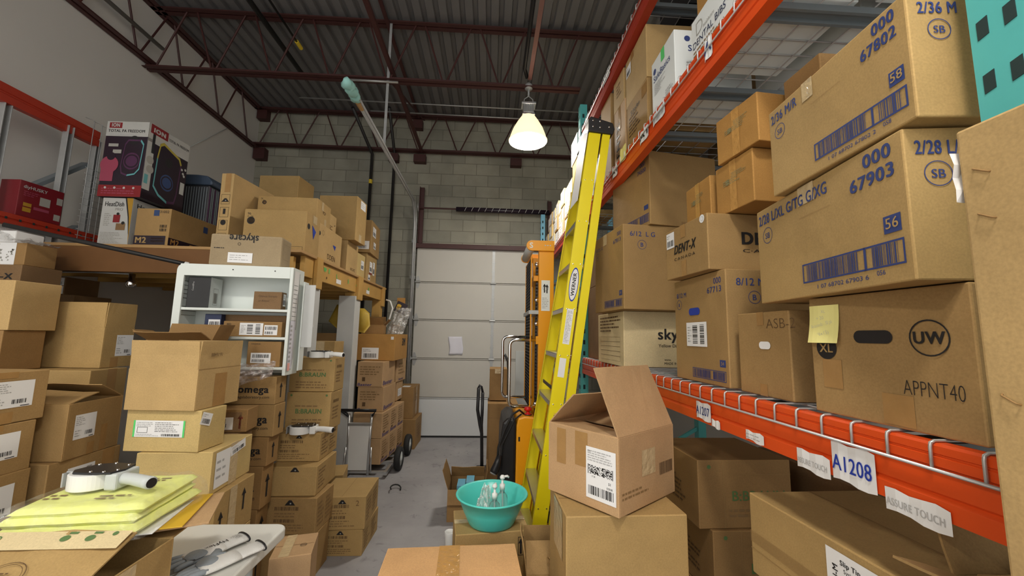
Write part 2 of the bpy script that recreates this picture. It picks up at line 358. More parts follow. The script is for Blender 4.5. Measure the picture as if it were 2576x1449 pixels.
# ------------------------------------------------------------------ cartons
P = {
'uw':(1.105,0.864,1.415,0.450,0.363,0.310,0.025),
'asb':(1.141,1.344,1.432,0.450,0.129,0.272,-0.008),
'm812':(1.113,1.676,1.429,0.420,0.420,0.455,0.005),
'b67903':(1.086,0.926,1.728,0.500,0.545,0.302,-0.144),
'b67802':(1.065,0.854,2.035,0.500,0.435,0.261,-0.086),
'dentx':(1.078,1.682,1.887,0.450,0.337,0.232,0.052),
'sky':(1.065,2.752,1.415,0.450,0.552,0.364,0.018),
'lg612':(0.996,2.566,1.781,0.450,0.473,0.522,0.096),
'b74500':(1.160,2.579,2.305,0.479,0.483,0.473,0.168),
'or2':(1.107,1.476,2.103,0.300,0.218,0.210,0.064),
'or1':(1.097,1.435,2.307,0.300,0.226,0.214,0.098),
'or3':(1.100,1.725,2.121,0.300,0.212,0.207,-0.002),
'bibs':(1.099,1.569,2.830,0.400,0.168,0.223,0.009),
'safe':(1.099,1.970,2.830,0.400,0.281,0.352,0.008),
'u4':(1.147,2.319,2.830,0.500,0.325,0.334,0.021),
'u3':(1.201,2.328,3.166,0.600,0.365,0.380,-0.007),
'u6':(1.148,2.649,2.830,0.500,0.230,0.445,0.017),
'u5':(1.148,2.663,3.277,0.500,0.214,0.282,0.019),
'u7':(1.147,2.983,2.830,0.500,0.254,0.792,0.020),
'c1':(0.487,1.591,1.022,0.320,0.373,0.253,-0.913),
'c2':(0.473,1.503,0.637,0.418,0.232,0.380,0.025),
'c4':(0.022,2.058,0.384,0.343,0.257,0.330,0.123),
'c3':(-0.121,1.543,0.340,0.522,0.450,0.400,0.054),
'bb1':(1.109,1.921,0.815,0.325,0.380,0.278,0.020),
'bb2':(1.176,1.912,0.534,0.450,0.400,0.280,0.000),
'sol':(1.069,1.132,0.865,0.400,0.484,0.246,0.045),
'l4':(-1.493,2.187,0.592,0.450,0.329,0.241,0.033),
'l3':(-1.471,2.195,0.835,0.329,0.354,0.201,0.061),
'l2':(-1.529,2.107,1.038,0.352,0.169,0.190,-0.051),
'l1':(-1.539,2.153,1.230,0.331,0.299,0.326,-0.051),
'l7':(-2.175,2.135,0.999,0.450,0.291,0.254,0.049),
'l9':(-2.178,2.143,0.697,0.450,0.335,0.300,-0.044),
'l6':(-2.449,2.460,1.025,0.500,0.227,0.350,0.012),
'l5':(-2.535,2.587,1.377,0.541,0.185,0.386,-0.069),
'l8a':(-2.169,1.700,1.207,0.340,0.500,0.212,-0.000),
'l8b':(-2.168,1.675,0.998,0.340,0.500,0.206,-0.000),
'l8c':(-2.165,1.680,0.748,0.340,0.500,0.250,0.000),
'l10a':(-2.707,2.325,1.588,0.400,0.250,0.265,0.000),
'dx':(-3.483,3.100,1.821,0.500,0.300,0.214,0.000),
'hqs':(-3.444,2.950,2.037,0.400,0.063,0.160,0.013),
'tag':(-3.759,3.750,1.889,0.134,0.300,0.156,0.004),
'husky':(-3.650,3.267,2.445,0.105,0.236,0.282,-0.061),
'e8':(-1.052,3.338,-0.000,0.321,0.400,0.181,-0.007),
'e7':(-1.065,3.329,0.183,0.349,0.400,0.228,0.041),
'e6':(-1.298,3.001,0.276,0.351,0.270,0.229,-0.031),
'e5':(-1.319,3.074,0.508,0.322,0.370,0.190,0.022),
'e4':(-1.366,3.145,0.700,0.350,0.301,0.189,0.016),
'e2':(-1.328,3.138,0.891,0.320,0.222,0.273,-0.005),
'e1':(-1.330,3.160,1.166,0.328,0.200,0.250,0.003),
'e9':(-0.995,2.287,0.116,0.186,0.227,0.380,0.252),
'e10':(-1.494,4.022,-0.000,0.300,0.311,0.308,0.201),
'g1':(-1.600,2.738,1.140,0.450,0.076,0.179,-0.002),
'g2':(-1.595,2.767,0.940,0.450,0.130,0.198,0.000),
'g3':(-1.617,2.763,0.760,0.450,0.130,0.177,-0.000),
't1':(-1.569,2.480,1.033,0.350,0.151,0.126,0.154),
'bxl':(-1.353,5.231,0.119,0.339,0.859,0.572,-0.079),
'bx2':(-1.374,5.108,0.693,0.303,0.512,0.286,-0.041),
'bx1':(-1.384,5.066,0.981,0.303,0.446,0.290,-0.081),
'b3m':(-1.454,5.376,1.274,0.572,0.675,0.325,-0.021),
'br2':(-1.208,6.148,0.000,0.380,0.623,0.405,-0.001),
'br1':(-1.252,6.159,0.407,0.360,0.503,0.435,-0.016),
'bx3':(-1.375,5.723,0.959,0.300,0.424,0.305,-0.077),
'ion':(-3.110,3.571,2.700,0.353,0.432,0.662,-0.034),
'hd1':(-3.128,3.574,2.298,0.247,0.400,0.399,-0.021),
'm2':(-2.782,3.652,2.290,0.280,0.646,0.311,-0.042),
'skyc':(-1.678,2.818,2.058,0.444,0.179,0.202,0.120),
'm96a':(-1.864,3.547,2.290,0.517,0.278,0.359,0.012),
'm96c':(-1.853,3.979,2.293,0.450,0.605,0.300,0.058),
'm96b':(-1.924,3.854,2.651,0.565,0.335,0.215,0.035),
'm96d':(-1.873,4.189,2.578,0.400,0.186,0.250,0.021),
'm7':(-1.760,4.596,2.294,0.300,0.353,0.344,-0.002),
'm5':(-1.736,4.567,2.640,0.426,0.305,0.506,-0.042),
'm1':(-2.213,3.678,2.290,0.108,0.548,0.673,-0.090),
'm4':(-2.455,4.687,2.995,0.456,0.342,0.400,-0.071),
'm8':(-1.824,4.998,2.291,0.400,0.300,0.289,-0.035),
'm9':(-1.830,5.405,2.291,0.400,0.464,0.361,0.005),
'm6':(-1.770,5.382,2.654,0.400,0.569,0.445,0.104),
'crate':(-3.148,4.148,2.290,0.550,0.299,0.885,0.003),
'cab':(-1.697,2.785,1.661,0.711,0.191,0.380,0.084),
'near':(-1.248,1.304,0.745,0.500,0.195,0.200,0.020),
'cup':(-0.184,2.230,0.459,0.060,0.060,0.140,-0.000),
'small':(-0.174,3.823,-0.000,0.320,0.340,0.266,-0.000),
'sb1':(0.110,4.750,0.878,0.199,0.300,0.352,-0.002),
'sb2':(0.163,4.661,0.000,0.333,0.400,0.867,-0.005)
}
RG = random.Random(7)
def rough_box(mb, w, d, h, m, N=5, dent=.004, seed=0, x0=0., z0=0.):
    """a carton's shell: a subdivided box whose faces sag inward a little, never outward"""
    vs = {}; lst = []; fs = []; sv = Vector((seed*3.1, seed*1.7, seed*.9))
    def vid(i, j, k):
        key = (i, j, k)
        if key not in vs:
            a, b, c = i/N, j/N, k/N; p = Vector(((a-.5)*w, (b-.5)*d, c*h))
            q = lambda t: 4*t*(1-t)
            nv = noise.noise(p*5+sv)
            am = .45*dent*(.55+.9*abs(nv))
            if i in (0, N): p.x -= math.copysign(am*q(b)*q(c), a-.5)
            if j in (0, N): p.y -= math.copysign(am*q(a)*q(c), b-.5)
            if k == N: p.z -= am*q(a)*q(b)
            e = .0006
            p += Vector((noise.noise(p*9+sv), noise.noise(p*9+sv+Vector((5,0,0))), 0))*e*c
            p.z += z0; p.x += x0
            vs[key] = len(lst); lst.append(p)
        return vs[key]
    for a in range(N):
        for b in range(N):
            for K in (0, N):
                fs.append((vid(a,b,K), vid(a+1,b,K), vid(a+1,b+1,K), vid(a,b+1,K)))
                fs.append((vid(a,K,b), vid(a+1,K,b), vid(a+1,K,b+1), vid(a,K,b+1)))
                fs.append((vid(K,a,b), vid(K,a+1,b), vid(K,a+1,b+1), vid(K,a,b+1)))
    mb.add(lst, fs, m)
_cn = [0]
def worn(o, cm):   # the rubbed, paler edges of a carton
    if cm+'_edge' in MATS and 'bevel' in o.modifiers: o.data.materials.append(MATS[cm+'_edge']); o.modifiers['bevel'].material = len(o.data.materials)-1
def carton(key, label, col='tan', group=None, prints=(), stickers=(), tape=None, seam=None, holes=(), name='cardboard_box', cat='box',
           open_=None, inside='cb_inside', dent=.004, pose=None, extra=None, bev=.0036):
    """one cardboard carton, standing on pose = (x, y, z of its base, width, depth, height, yaw)"""
    x, y, z, w, d, h, yaw = pose or P[key]; _cn[0] += 1; sd = _cn[0]
    cm = col if col in MATS else 'cb_'+col
    multi = prints or stickers or tape or holes or open_ or extra or seam
    root = thing(name, label, cat, (x, y, z), yaw, group) if multi else None
    mb = MB()
    if open_ is None: rough_box(mb, w, d, h, cm, dent=dent, seed=sd)
    else:
        t = .005; hb = h
        mb.box((-w/2,-d/2,0), (w/2,-d/2+t,hb), cm); mb.box((-w/2,d/2-t,0), (w/2,d/2,hb), cm)
        mb.box((-w/2,-d/2+t,0), (-w/2+t,d/2-t,hb), cm); mb.box((w/2-t,-d/2+t,0), (w/2,d/2-t,hb), cm)
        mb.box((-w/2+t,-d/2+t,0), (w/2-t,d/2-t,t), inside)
    if root is None:
        o = mb.build(name, None, bevel=bev); worn(o, cm); o.location = (x, y, z); o.rotation_euler = (0, 0, yaw); return tag(o, label, cat, group)
    bo_ = mb.build('body', root, bevel=bev if open_ is None else .0015); worn(bo_, cm)
    if open_:
        for side, (ln, ang) in open_.items(): flap(root, w, d, h, side, ln, ang, cm)
    if seam:   # the slit where the two top flaps meet
        s_ = MB(); f = box_face(w, d, h, 'T')
        if seam == 'x': put_rect(s_, f, .004, d/2-.0012, w-.004, d/2+.0012, 'cb_inside', .0006)
        else: put_rect(s_, f, w/2-.0012, .004, w/2+.0012, d-.004, 'cb_inside', .0006)
        s_.build('flap_seam', root, fix=False)
    if tape:
        for it in tape:
            f = box_face(w, d, h, it[0]); tm = it[5] if len(it) > 5 else 'tape_tan'; t_ = MB()
            put_rect(t_, f, it[1]*f.U, it[2]*f.V, it[3]*f.U, it[4]*f.V, tm, .0009); t_.build('packing_tape', root, fix=False)
    if holes:
        h_ = MB()
        for c, u, v, L_, H_, m_ in holes: f = box_face(w, d, h, c); put_slot(h_, f, u*f.U, v*f.V, L_*f.U, H_*f.V, m_, .0012)
        h_.build('hand_hole', root, fix=False)
    if prints:
        for c in 'FRLTK':
            fl_ = [fn for fn in prints if fn[0] == c]
            if fl_:
                p_ = MB(); f = box_face(w, d, h, c)
                for fn in fl_: draw(p_, f, fn[1:], sd)
                p_.build('printing', root, fix=False)
    for st in stickers: sticker(root, box_face(w, d, h, st[0]), *st[1:], seed=sd)
    if extra: extra(root, w, d, h)
    return root
def flap(root, w, d, h, side, ln, ang, cm, name='flap', gap=.003, z0=None):
    """ang 0 stands straight up, + leans outward, - leans in over the box"""
    z0 = h if z0 is None else z0
    L_ = {'F': w, 'K': w, 'L': d, 'R': d}[side] - gap*2; a = math.radians(ang); rr = random.Random(len(bpy.data.objects))
    n = 6; vs = []; fs = []; t = .0045
    for j in range(3):
        r = ln*j/2
        for i in range(n+1):
            s_ = (i/n-.5)*L_; bow = .006*noise.noise(Vector((s_*6, r*8, len(bpy.data.objects)*.37)))*j
            o = math.sin(a)*r + math.cos(a)*bow; up = math.cos(a)*r - math.sin(a)*bow
            vs.append((s_, o, z0+up))
    m = {'F': lambda s_, o, z: (s_, -d/2-o+.0025, z), 'K': lambda s_, o, z: (-s_, d/2+o-.0025, z), 'L': lambda s_, o, z: (-w/2-o+.0025, -s_, z), 'R': lambda s_, o, z: (w/2+o-.0025, s_, z)}[side]
    vs = [m(*p) for p in vs]
    for j in range(2):
        for i in range(n): fs.append((j*(n+1)+i, j*(n+1)+i+1, (j+1)*(n+1)+i+1, (j+1)*(n+1)+i))
    return MB().add(vs, fs, cm).build(name, root, solid=t, fix=False)
def draw(mb, f, a, sd=0):
    """one printed mark; positions as fractions of the face, heights as fractions of its height"""
    k = a[0]; U, V = f.U, f.V
    if k == 't':    # text, u, v, height, ink, options
        _, s, u, v, hg, m = a[:6]; o = a[6] if len(a) > 6 else {}
        o = dict(o)
        if 'width' in o: o['width'] *= U
        put_text(mb, f, s, u*U, v*V, hg*V, m, **o)
    elif k == 'bars': _, u0, v0, u1, v1, m = a[:6]; put_bars(mb, f, u0*U, v0*V, u1*U, v1*V, m, sd*7+int(u0*97), dens=a[6] if len(a) > 6 else .0035)
    elif k == 'frame': _, u0, v0, u1, v1, t, m = a; put_frame(mb, f, u0*U, v0*V, u1*U, v1*V, t, m)
    elif k == 'rect': _, u0, v0, u1, v1, m = a[:6]; put_rect(mb, f, u0*U, v0*V, u1*U, v1*V, m)
    elif k == 'ring': _, u, v, r, t, m = a; put_ring(mb, f, u*U, v*V, r*V, t, m)
    elif k == 'disc': _, u, v, r, m = a; put_disc(mb, f, u*U, v*V, r*V, m)
    elif k == 'lines': _, u0, v0, u1, v1, n, m = a; put_lines(mb, f, u0*U, v0*V, u1*U, v1*V, n, m, sd*3+n)
    elif k == 'arrow': _, u, v, hg, m = a; put_arrow(mb, f, u*U, v*V, hg*V, m)
    elif k == 'poly': _, pts, m = a; put_poly(mb, f, [(p*U, q*V) for p, q in pts], m)
    elif k == 'tri':   # dark triangular mark with a pale dot
        _, u, v, s, m = a; put_poly(mb, f, [(u*U-s*V, v*V), (u*U+s*V, v*V), (u*U+s*V*.25, v*V+s*V*.95), (u*U-s*V*.25, v*V+s*V*.95)], m); put_disc(mb, f, u*U+s*V*.1, v*V+s*V*.35, s*V*.16, 'galv', INK*1.5)
def sticker(root, f, u0, v0, u1, v1, kind='ship', rot=0, seed=0, m='paper', name='shipping_label'):
    U, V = f.U, f.V; a, b, c, e = u0*U, v0*V, u1*U, v1*V; mb = MB(); S = .0016
    cu, cv = (a+c)/2, (b+e)/2; ca, sa = math.cos(math.radians(rot)), math.sin(math.radians(rot))
    g = Face(f.p(cu, cv, 0) - (f.u*ca+f.v*sa)*(c-a)/2 - (-f.u*sa+f.v*ca)*(e-b)/2, f.u*ca+f.v*sa, -f.u*sa+f.v*ca, c-a, e-b)
    w, h = g.U, g.V
    put_rect(mb, g, 0, 0, w, h, m, S); K = S+.0007
    R_ = lambda x0, y0, x1, y1, mm='ink_black': put_rect(mb, g, x0*w, y0*h, x1*w, y1*h, mm, K)
    if kind == 'ship':
        put_lines(mb, g, w*.05, h*.55, w*.5, h*.93, 5, 'pen_grey', seed, K); put_bars(mb, g, w*.52, h*.14, w*.86, h*.30, 'ink_black', seed, k=K, dens=.0026); put_lines(mb, g, w*.05, h*.1, w*.4, h*.4, 3, 'pen_grey', seed+4, K); R_(.72,.03,.93,.06)
    elif kind == 'bars2':
        put_bars(mb, g, w*.08, h*.52, w*.92, h*.86, 'ink_black', seed, k=K, dens=.003); put_bars(mb, g, w*.08, h*.1, w*.7, h*.36, 'ink_black', seed+3, k=K, dens=.003)
    elif kind == 'bar': put_lines(mb, g, w*.08, h*.62, w*.6, h*.9, 2, 'pen_grey', seed, K); put_bars(mb, g, w*.12, h*.12, w*.88, h*.5, 'ink_black', seed, k=K, dens=.003)
    elif kind == 'vert':
        put_bars(mb, g, w*.32, h*.12, w*.56, h*.88, 'ink_black', seed, vert=False, k=K, dens=.003); put_bars(mb, g, w*.68, h*.1, w*.88, h*.9, 'ink_black', seed+1, vert=False, k=K, dens=.003); put_lines(mb, g, w*.06, h*.15, w*.26, h*.85, 6, 'pen_grey', seed, K)
    elif kind == 'big':
        put_lines(mb, g, w*.06, h*.72, w*.9, h*.95, 5, 'pen_grey', seed, K); put_text(mb, g, 'ITEM', w*.06, h*.9, h*.03, k=K)
        rr = random.Random(5)
        for i in range(26):
            for j in range(13):
                if rr.random() < .5: put_rect(mb, g, w*(.1+.78*i/26), h*(.48+.17*j/13), w*(.1+.78*(i+1)/26), h*(.48+.17*(j+1)/13), 'ink_black', K)
        R_(.07,.47,.09,.66); R_(.89,.47,.91,.66); put_text(mb, g, '51', w*.76, h*.36, h*.05, k=K, bold=.01); put_text(mb, g, 'OSNR', w*.70, h*.275, h*.04, k=K); put_text(mb, g, '17 LB', w*.2, h*.42, h*.03, k=K)
        put_bars(mb, g, w*.08, h*.08, w*.92, h*.25, 'ink_black', seed, k=K, dens=.004)
    elif kind == 'green':
        R_(0,0,.035,1,'label_green'); R_(.965,0,1,1,'label_green'); put_lines(mb, g, w*.06, h*.62, w*.4, h*.92, 3, 'pen_grey', seed, K); put_frame(mb, g, w*.08, h*.25, w*.28, h*.6, .0015, 'ink_black', K); put_lines(mb, g, w*.42, h*.3, w*.95, h*.93, 6, 'ink_black', seed+1, K, .25); put_bars(mb, g, w*.55, h*.06, w*.92, h*.2, 'ink_black', seed, k=K, dens=.003); put_lines(mb, g, w*.06, h*.05, w*.5, h*.2, 2, 'pen_grey', seed+2, K)
    elif kind == 'hand': put_lines(mb, g, w*.08, h*.2, w*.85, h*.85, 3, 'pen_grey', seed, K, .3)
    elif isinstance(kind, tuple):
        for s, x, y, hh, mm, bo, *ro in kind: put_text(mb, g, s, x*w, y*h, hh*h, mm, bo, k=K, rot=ro[0] if ro else 0)
    mb.build(name, root, fix=False)
# ------------------------------------------------------------------ the room
YB = 6.56
struct(MB().box((-4.15,-2.2,-.12), (2.75,6.75,0), 'concrete').build('floor'))
struct(MB().box((-4.15,-2.2,0), (-4.0,YB,5.6), 'wall_paint').build('wall_left'))
struct(MB().box((-4.15,YB,0), (2.75,YB+.2,5.6), 'block_wall').build('wall_back'))
struct(MB().box((2.6,-2.2,0), (2.75,YB,5.6), 'wall_paint').build('wall_right'))
prof = []; x = -4.0
while x < 2.6:
    prof += [(x, 5.335), (x+.085, 5.335), (x+.098, 5.375), (x+.138, 5.375)]; x += .151
prof = [(min(a, 2.6), b) for a, b in prof]; prof += [(2.6, 5.40), (-4.0, 5.40)]
struct(MB().prism(prof, -2.2, YB, 'deck_steel').build('ceiling'))
def angle_pair(mb, p, q, m, s=.045):
    p = Vector(p); q = Vector(q); d = (q-p).normalized(); x = Vector((0,0,1)).cross(d).normalized()
    for sg in (-1, 1):
        o = x*sg*.012
        mb.bar(p+o+x*sg*s/2, q+o+x*sg*s/2, s, .006, m); mb.bar(p+o+Vector((0,0,s/2)), q+o+Vector((0,0,s/2)), .006, s, m)
def joist(n, p, q, zb, zt, label_m='steel_maroon', per=.66, xe=None):
    """an open-web steel joist"""
    p = Vector(p); q = Vector(q); L = (q-p).length; d = (q-p)/L; mb = MB()
    e0, e1 = (0, L) if xe is None else xe
    angle_pair(mb, p+d*e0+Vector((0,0,zb)), p+d*e1+Vector((0,0,zb)), label_m)
    angle_pair(mb, p+Vector((0,0,zt-.05)), q+Vector((0,0,zt-.05)), label_m, .05)
    k = e0+.1
    while k+per/2 < L:
        if k+per/2 <= e1+.45:
            a = p+d*k; b = p+d*(k+per*.42); c = p+d*(k+per*.58)
            if k <= e1: mb.tube([a+Vector((0,0,zb+.02)), b+Vector((0,0,zt-.03))], .011, label_m, 6)
            if k+per <= e1: mb.tube([c+Vector((0,0,zt-.03)), p+d*(k+per*.94)+Vector((0,0,zb+.02))], .011, label_m, 6)
        k += per
    o = mb.build(n); return struct(o)
joist('trim_1', (-3.99,4.4,0), (2.6,4.4,0), 4.555, 5.335, xe=(0, 5.0))
joist('trim_2', (-3.99,6.43,0), (2.6,6.43,0), 4.665, 5.335)
joist('trim_3', (-3.93,-1.8,0), (-3.93,6.40,0), 4.61, 5.335)
b_ = MB()
for x_, y0, y1, m_ in ((-1.22, 2.2, 6.40, 'steel_maroon'), (.40, 2.0, 4.36, 'steel_pink')):
    b_.bar((x_, y0, 4.64), (x_, y1, 4.64), .045, .006, m_); b_.bar((x_+.02, y0, 4.66), (x_+.02, y1, 4.66), .006, .045, m_)
b_.bar((-1.30,3.0,5.26), (-1.30,6.4,5.26), .04, .03, 'steel_maroon'); b_.bar((-1.32,4.45,4.66), (-1.20,6.38,5.2), .03, .006, 'steel_maroon')
struct(b_.build('trim_4'))
k_ = MB()
for x0, x1, z0, z1 in ((-1.36,-1.16,4.50,4.63), (.28,.47,4.50,4.63), (-3.98,-3.80,4.44,4.63), (-1.78,-1.62,4.50,4.63), (-3.98,-3.82,5.14,5.32), (-1.40,-1.24,5.10,5.25)): k_.box((x0,6.44,z0), (x1,YB-.002,z1), 'steel_maroon')
struct(k_.build('trim_5'))
# pipes, conduits and cables
def pipe(name, label, pts, r, m, cat='pipe', n=8, parts=()):
    o = MB().tube(pts, r, m, n).build(name, smooth=True); tag(o, label, cat)
    for nm, a, b, rr, mm in parts: MB().tube([a, b], rr, mm, 10).build(nm, o)
    return o
pipe('drain_pipe', 'black vertical pipe with a yellow band on the block wall', [(-2.065,6.50,.0), (-2.065,6.50,4.62), (-2.11,5.62,4.92)], .026, 'pipe_black', parts=[('band', (-2.065,6.50,4.10), (-2.065,6.50,4.17), .029, 'tip_yellow')])
pipe('drain_pipe', 'black vertical pipe on the block wall nearest the door track', [(-1.69,6.50,.0), (-1.69,6.50,4.62), (-1.60,5.7,5.0)], .024, 'pipe_black')
pipe('conduit', 'thick black pipe under the roof deck beside the yellow-tipped one', [(-2.68,1.6,5.15), (-2.68,5.25,5.15)], .03, 'pipe_black')
pipe('conduit', 'thin black cable pipe with a yellow tip under the roof deck', [(-2.46,1.6,5.15), (-2.46,4.72,5.15)], .013, 'pipe_black', parts=[('tip', (-2.46,4.60,5.15), (-2.46,4.72,5.15), .024, 'tip_yellow')])
pipe('conduit', 'upper of two thin grey conduits crossing behind the lamp', [(-2.9,5.62,5.04), (1.9,5.62,5.02)], .010, 'conduit')
pipe('conduit', 'lower of two thin grey conduits crossing behind the lamp', [(-1.85,5.62,4.885), (1.9,5.62,4.865)], .010, 'conduit')
pipe('conduit', 'short grey conduit on the joist beside the wrapped track end', [(-1.72,4.36,4.52), (-1.14,4.36,4.52)], .014, 'conduit')
pipe('conduit', 'black conduit running along the roof to the lamp', [(.33,1.8,4.72), (.33,4.28,4.72), (.37,4.36,4.66)], .022, 'pipe_black')
pipe('conduit', 'grey conduit running along the white wall above the joist chord', [(-3.88,1.5,4.845), (-3.88,4.45,4.845)], .022, 'conduit')
pipe('cable', 'thin wire slanting along the white wall behind the speaker box', [(-3.985,4.95,3.80), (-3.985,5.92,4.72)], .004, 'plastic_grey')
# ------------------------------------------------------------------ overhead door
dr = thing('door_1', 'overhead sectional dock door, cream with a white bottom panel', 'door', (0, 6.5, 0)); dr['kind'] = 'structure'
zs = [0.02, .613, 1.227, 1.848, 2.464, 3.03]
for i in range(5):
    MB().box((-1.235,0,zs[i]+.004), (1.36,.045,zs[i+1]-.004), 'door_white' if i == 0 else 'door_panel').build('door_panel', dr, bevel=.006, label='white bottom panel' if i == 0 else None)
s_ = MB()
for z in zs[1:5]: s_.box((-1.235,.012,z-.004), (1.36,.03,z+.004), 'door_seam'); s_.box((-1.235,-.004,z-.022), (1.36,-.001,z-.016), 'door_seam')
s_.box((-1.235,-.003,.0), (1.36,.04,.02), 'rubber'); s_.build('seam', dr)
for xx in (.035,):
    h_ = MB(); h_.box((xx-.022,-.004,.62), (xx+.022,0,3.02), 'galv')
    for z in (.9, 1.05, 1.4, 1.6, 2.0, 2.2, 2.65, 2.8): h_.box((xx-.03,-.006,z), (xx+.03,0,z+.015), 'galv')
    h_.build('stile', dr)
for xx in (-1.20, .035):
    for z in zs[1:5]:
        h_ = MB(); h_.prism([(xx-.035,z-.03), (xx+.035,z-.03), (xx+.012,z-.11), (xx-.012,z-.11)], -.007, 0, 'galv'); h_.prism([(xx-.035,z+.02), (xx+.035,z+.02), (xx+.012,z+.09), (xx-.012,z+.09)], -.007, 0, 'galv')
        h_.tube([(xx-.045,-.014,z-.006), (xx+.045,-.014,z-.006)], .014, 'galv', 8); h_.build('hinge', dr)
struct(MB().box((-1.30,6.44,3.02), (1.45,6.555,3.095), 'steel_maroon').build('trim_6'))
MB_ = MB().sheet(lambda u, v: (-.655+.22*u+.012*math.sin(v*5), 6.488-.006*math.sin(u*7)*(1-v), 1.29+.285*v+.01*u*math.sin(v*9)), 10, 10, 'paper_lilac')
tag(MB_.build('paper_sheet', solid=.002, smooth=True), 'creased white paper taped to the overhead door', 'paper')
tr = thing('door_track', 'steel door track rising beside the door and running under the roof', 'door track', (-1.285, 6.43, 0))
pts = [(0,0,0), (0,0,3.40)] + [(0, -.34*(1-math.cos(a)), 3.40+.34*math.sin(a)) for a in [math.pi/2*i/7 for i in range(1, 8)]] + [(0,-3.1,3.755)]
t_ = MB(); t_.tube(pts, .021, 'galv', 8); t_.tube([(p[0]+.028, p[1]+(.0 if i < 2 else .012), p[2]) for i, p in enumerate(pts)], .012, 'galv', 6); t_.build('rail', tr, smooth=True)
for z in (.5, 1.2, 1.85, 2.5, 3.1): MB().box((-.03,.0,z), (.04,.125,z+.05), 'galv').build('bracket', tr)
t_ = MB(); t_.tube([(.012*math.sin(i*2.3), -3.22+.32*i/12, 3.755+.012*math.cos(i*1.7)) for i in range(13)], [.022,.038,.045,.042,.050,.043,.052,.045,.049,.040,.042,.034,.030], 'cyan_cloth', 9); t_.build('cloth_wrap', tr, smooth=True, label='pale green cloth wrapped round the end')
MB().tube([(0,-2.9,3.752), (0,-2.78,3.752)], [.028,.024], 'plywood', 8).build('sleeve', tr)
MB().bar((.02,-2.05,3.76), (.02,-2.05,5.32), .03, .004, 'galv', (0,1,0)).build('hanger_strap', tr)
sp = thing('spring_shaft', 'black torsion spring with white stripes on the shaft above the door', 'door spring', (0, 6.42, 3.685))
MB().tube([(-1.235,0,0), (1.3,0,0)], .013, 'steel_maroon', 8).build('shaft', sp)
t_ = MB(); t_.tube([(-.61,0,0), (.95,0,-.005)], .040, 'ion_dark', 16)
for i in range(13):
    x0 = -.47+i*.112; t_.tube([(x0+.035*a/6, -.0415*math.cos(a/6*1.9-.95), -.0415*math.sin(a/6*1.9-.95)*-1) for a in range(7)], .0035, 'plastic_white', 5)
t_.build('spring', sp, smooth=True)
t_ = MB(); t_.tube([(-1.232,-.02,0), (-1.222,-.02,0)], .07, 'galv', 20); t_.build('cable_drum', sp)
for x0, z0, z1 in ((-1.19,-.58,.37), (.96,-.62,.21)): MB().box((x0-.035,.045,z0), (x0+.035,.075,z1), 'steel_maroon').box((x0-.035,.0,z0), (x0-.028,.075,z1), 'steel_maroon').build('bracket_post', sp)
# ------------------------------------------------------------------ high-bay lamps
def lamp(loc, label):
    t = thing('high_bay_lamp', label, 'lamp', loc, 0, 'high bay lamps')
    MB().lathe([(.222,-.012), (.228,0), (.218,.012), (.205,.06), (.175,.14), (.125,.23), (.085,.29), (.075,.30), (.068,.29), (.11,.23), (.165,.13), (.20,.05), (.214,.006), (.222,-.012)], 'reflector', 48).build('reflector', t, smooth=True)
    MB().lathe([(.0,-.026), (.07,-.023), (.15,-.012), (.205,.004), (.205,.012), (0,.012)], 'lamp_glow', 40).build('lens', t, smooth=True)
    h = MB(); h.box((-.075,-.06,.30), (.075,.06,.325), 'chrome'); h.box((-.06,-.05,.33), (.06,.05,.43), 'alu')
    for i in range(7): h.box((-.066+.02*i,-.062,.325), (-.060+.02*i,.062,.44), 'alu')
    h.box((-.085,-.065,.43), (.085,.065,.455), 'alu'); h.build('ballast_housing', t, bevel=.003)
    h = MB(); h.tube([(-.06,0,.455), (-.05,0,.52), (0,0,.56), (.05,0,.52), (.06,0,.455)], .006, 'galv', 6); h.tube([(0,0,.56), (0,0,.69)], .012, 'galv', 8); h.lathe([(0,.64), (.045,.65), (.05,.69), (.03,.72), (0,.725)], 'galv', 14); h.build('hook', t, smooth=True)
    return t
lamp((.392,4.4,3.895), 'glowing high-bay lamp hanging from the joist above the aisle')
def dup(root, loc, label):
    r = root.copy(); COL.objects.link(r); r.location = loc; r['label'] = label
    for ch in root.children:
        c = ch.copy(); COL.objects.link(c); c.parent = r
    return r
L0 = [o for o in bpy.data.objects if o.name == 'high_bay_lamp'][0]
dup(L0, (.2,-.35,3.895), 'high-bay lamp over the aisle just behind the viewer')
dup(L0, (-2.5,-.5,3.895), 'high-bay lamp over the carton stacks behind the viewer')
# ------------------------------------------------------------------ timber mezzanine
mz = thing('mezzanine', 'timber storage platform on posts along the white wall', 'platform', (-1.6, 3.32, 0))
def mzb(n, a, b, m, bev=.004, label=None): return MB().box((a[0]+1.6, a[1]-3.32, a[2]), (b[0]+1.6, b[1]-3.32, b[2]), m).build(n, mz, bevel=bev, label=label)
mzb('deck', (-3.99,3.30,2.262), (-1.575,6.02,2.287), 'plywood')
mzb('edge_beam', (-1.645,3.44,2.085), (-1.60,6.0,2.262), 'lumber'); mzb('front_beam', (-3.99,3.30,2.06), (-1.90,3.345,2.262), 'lumber_shaded')
mzb('end_block', (-1.86,3.36,2.07), (-1.66,3.405,2.24), 'lumber')
for y in (3.8, 4.2, 4.6, 5.0, 5.4, 5.8): mzb('joist', (-3.99,y,2.08), (-1.65,y+.04,2.262), 'lumber')
for y0, y1 in ((3.60,3.74), (4.74,4.92), (5.83,5.95)):
    mzb('post', (-1.72,y0,0), (-1.60,y1,2.085), 'lumber'); 
    mzb('post_cap', (-1.599,y0+.01,2.0), (-1.565,y1-.01,2.285), 'lumber')
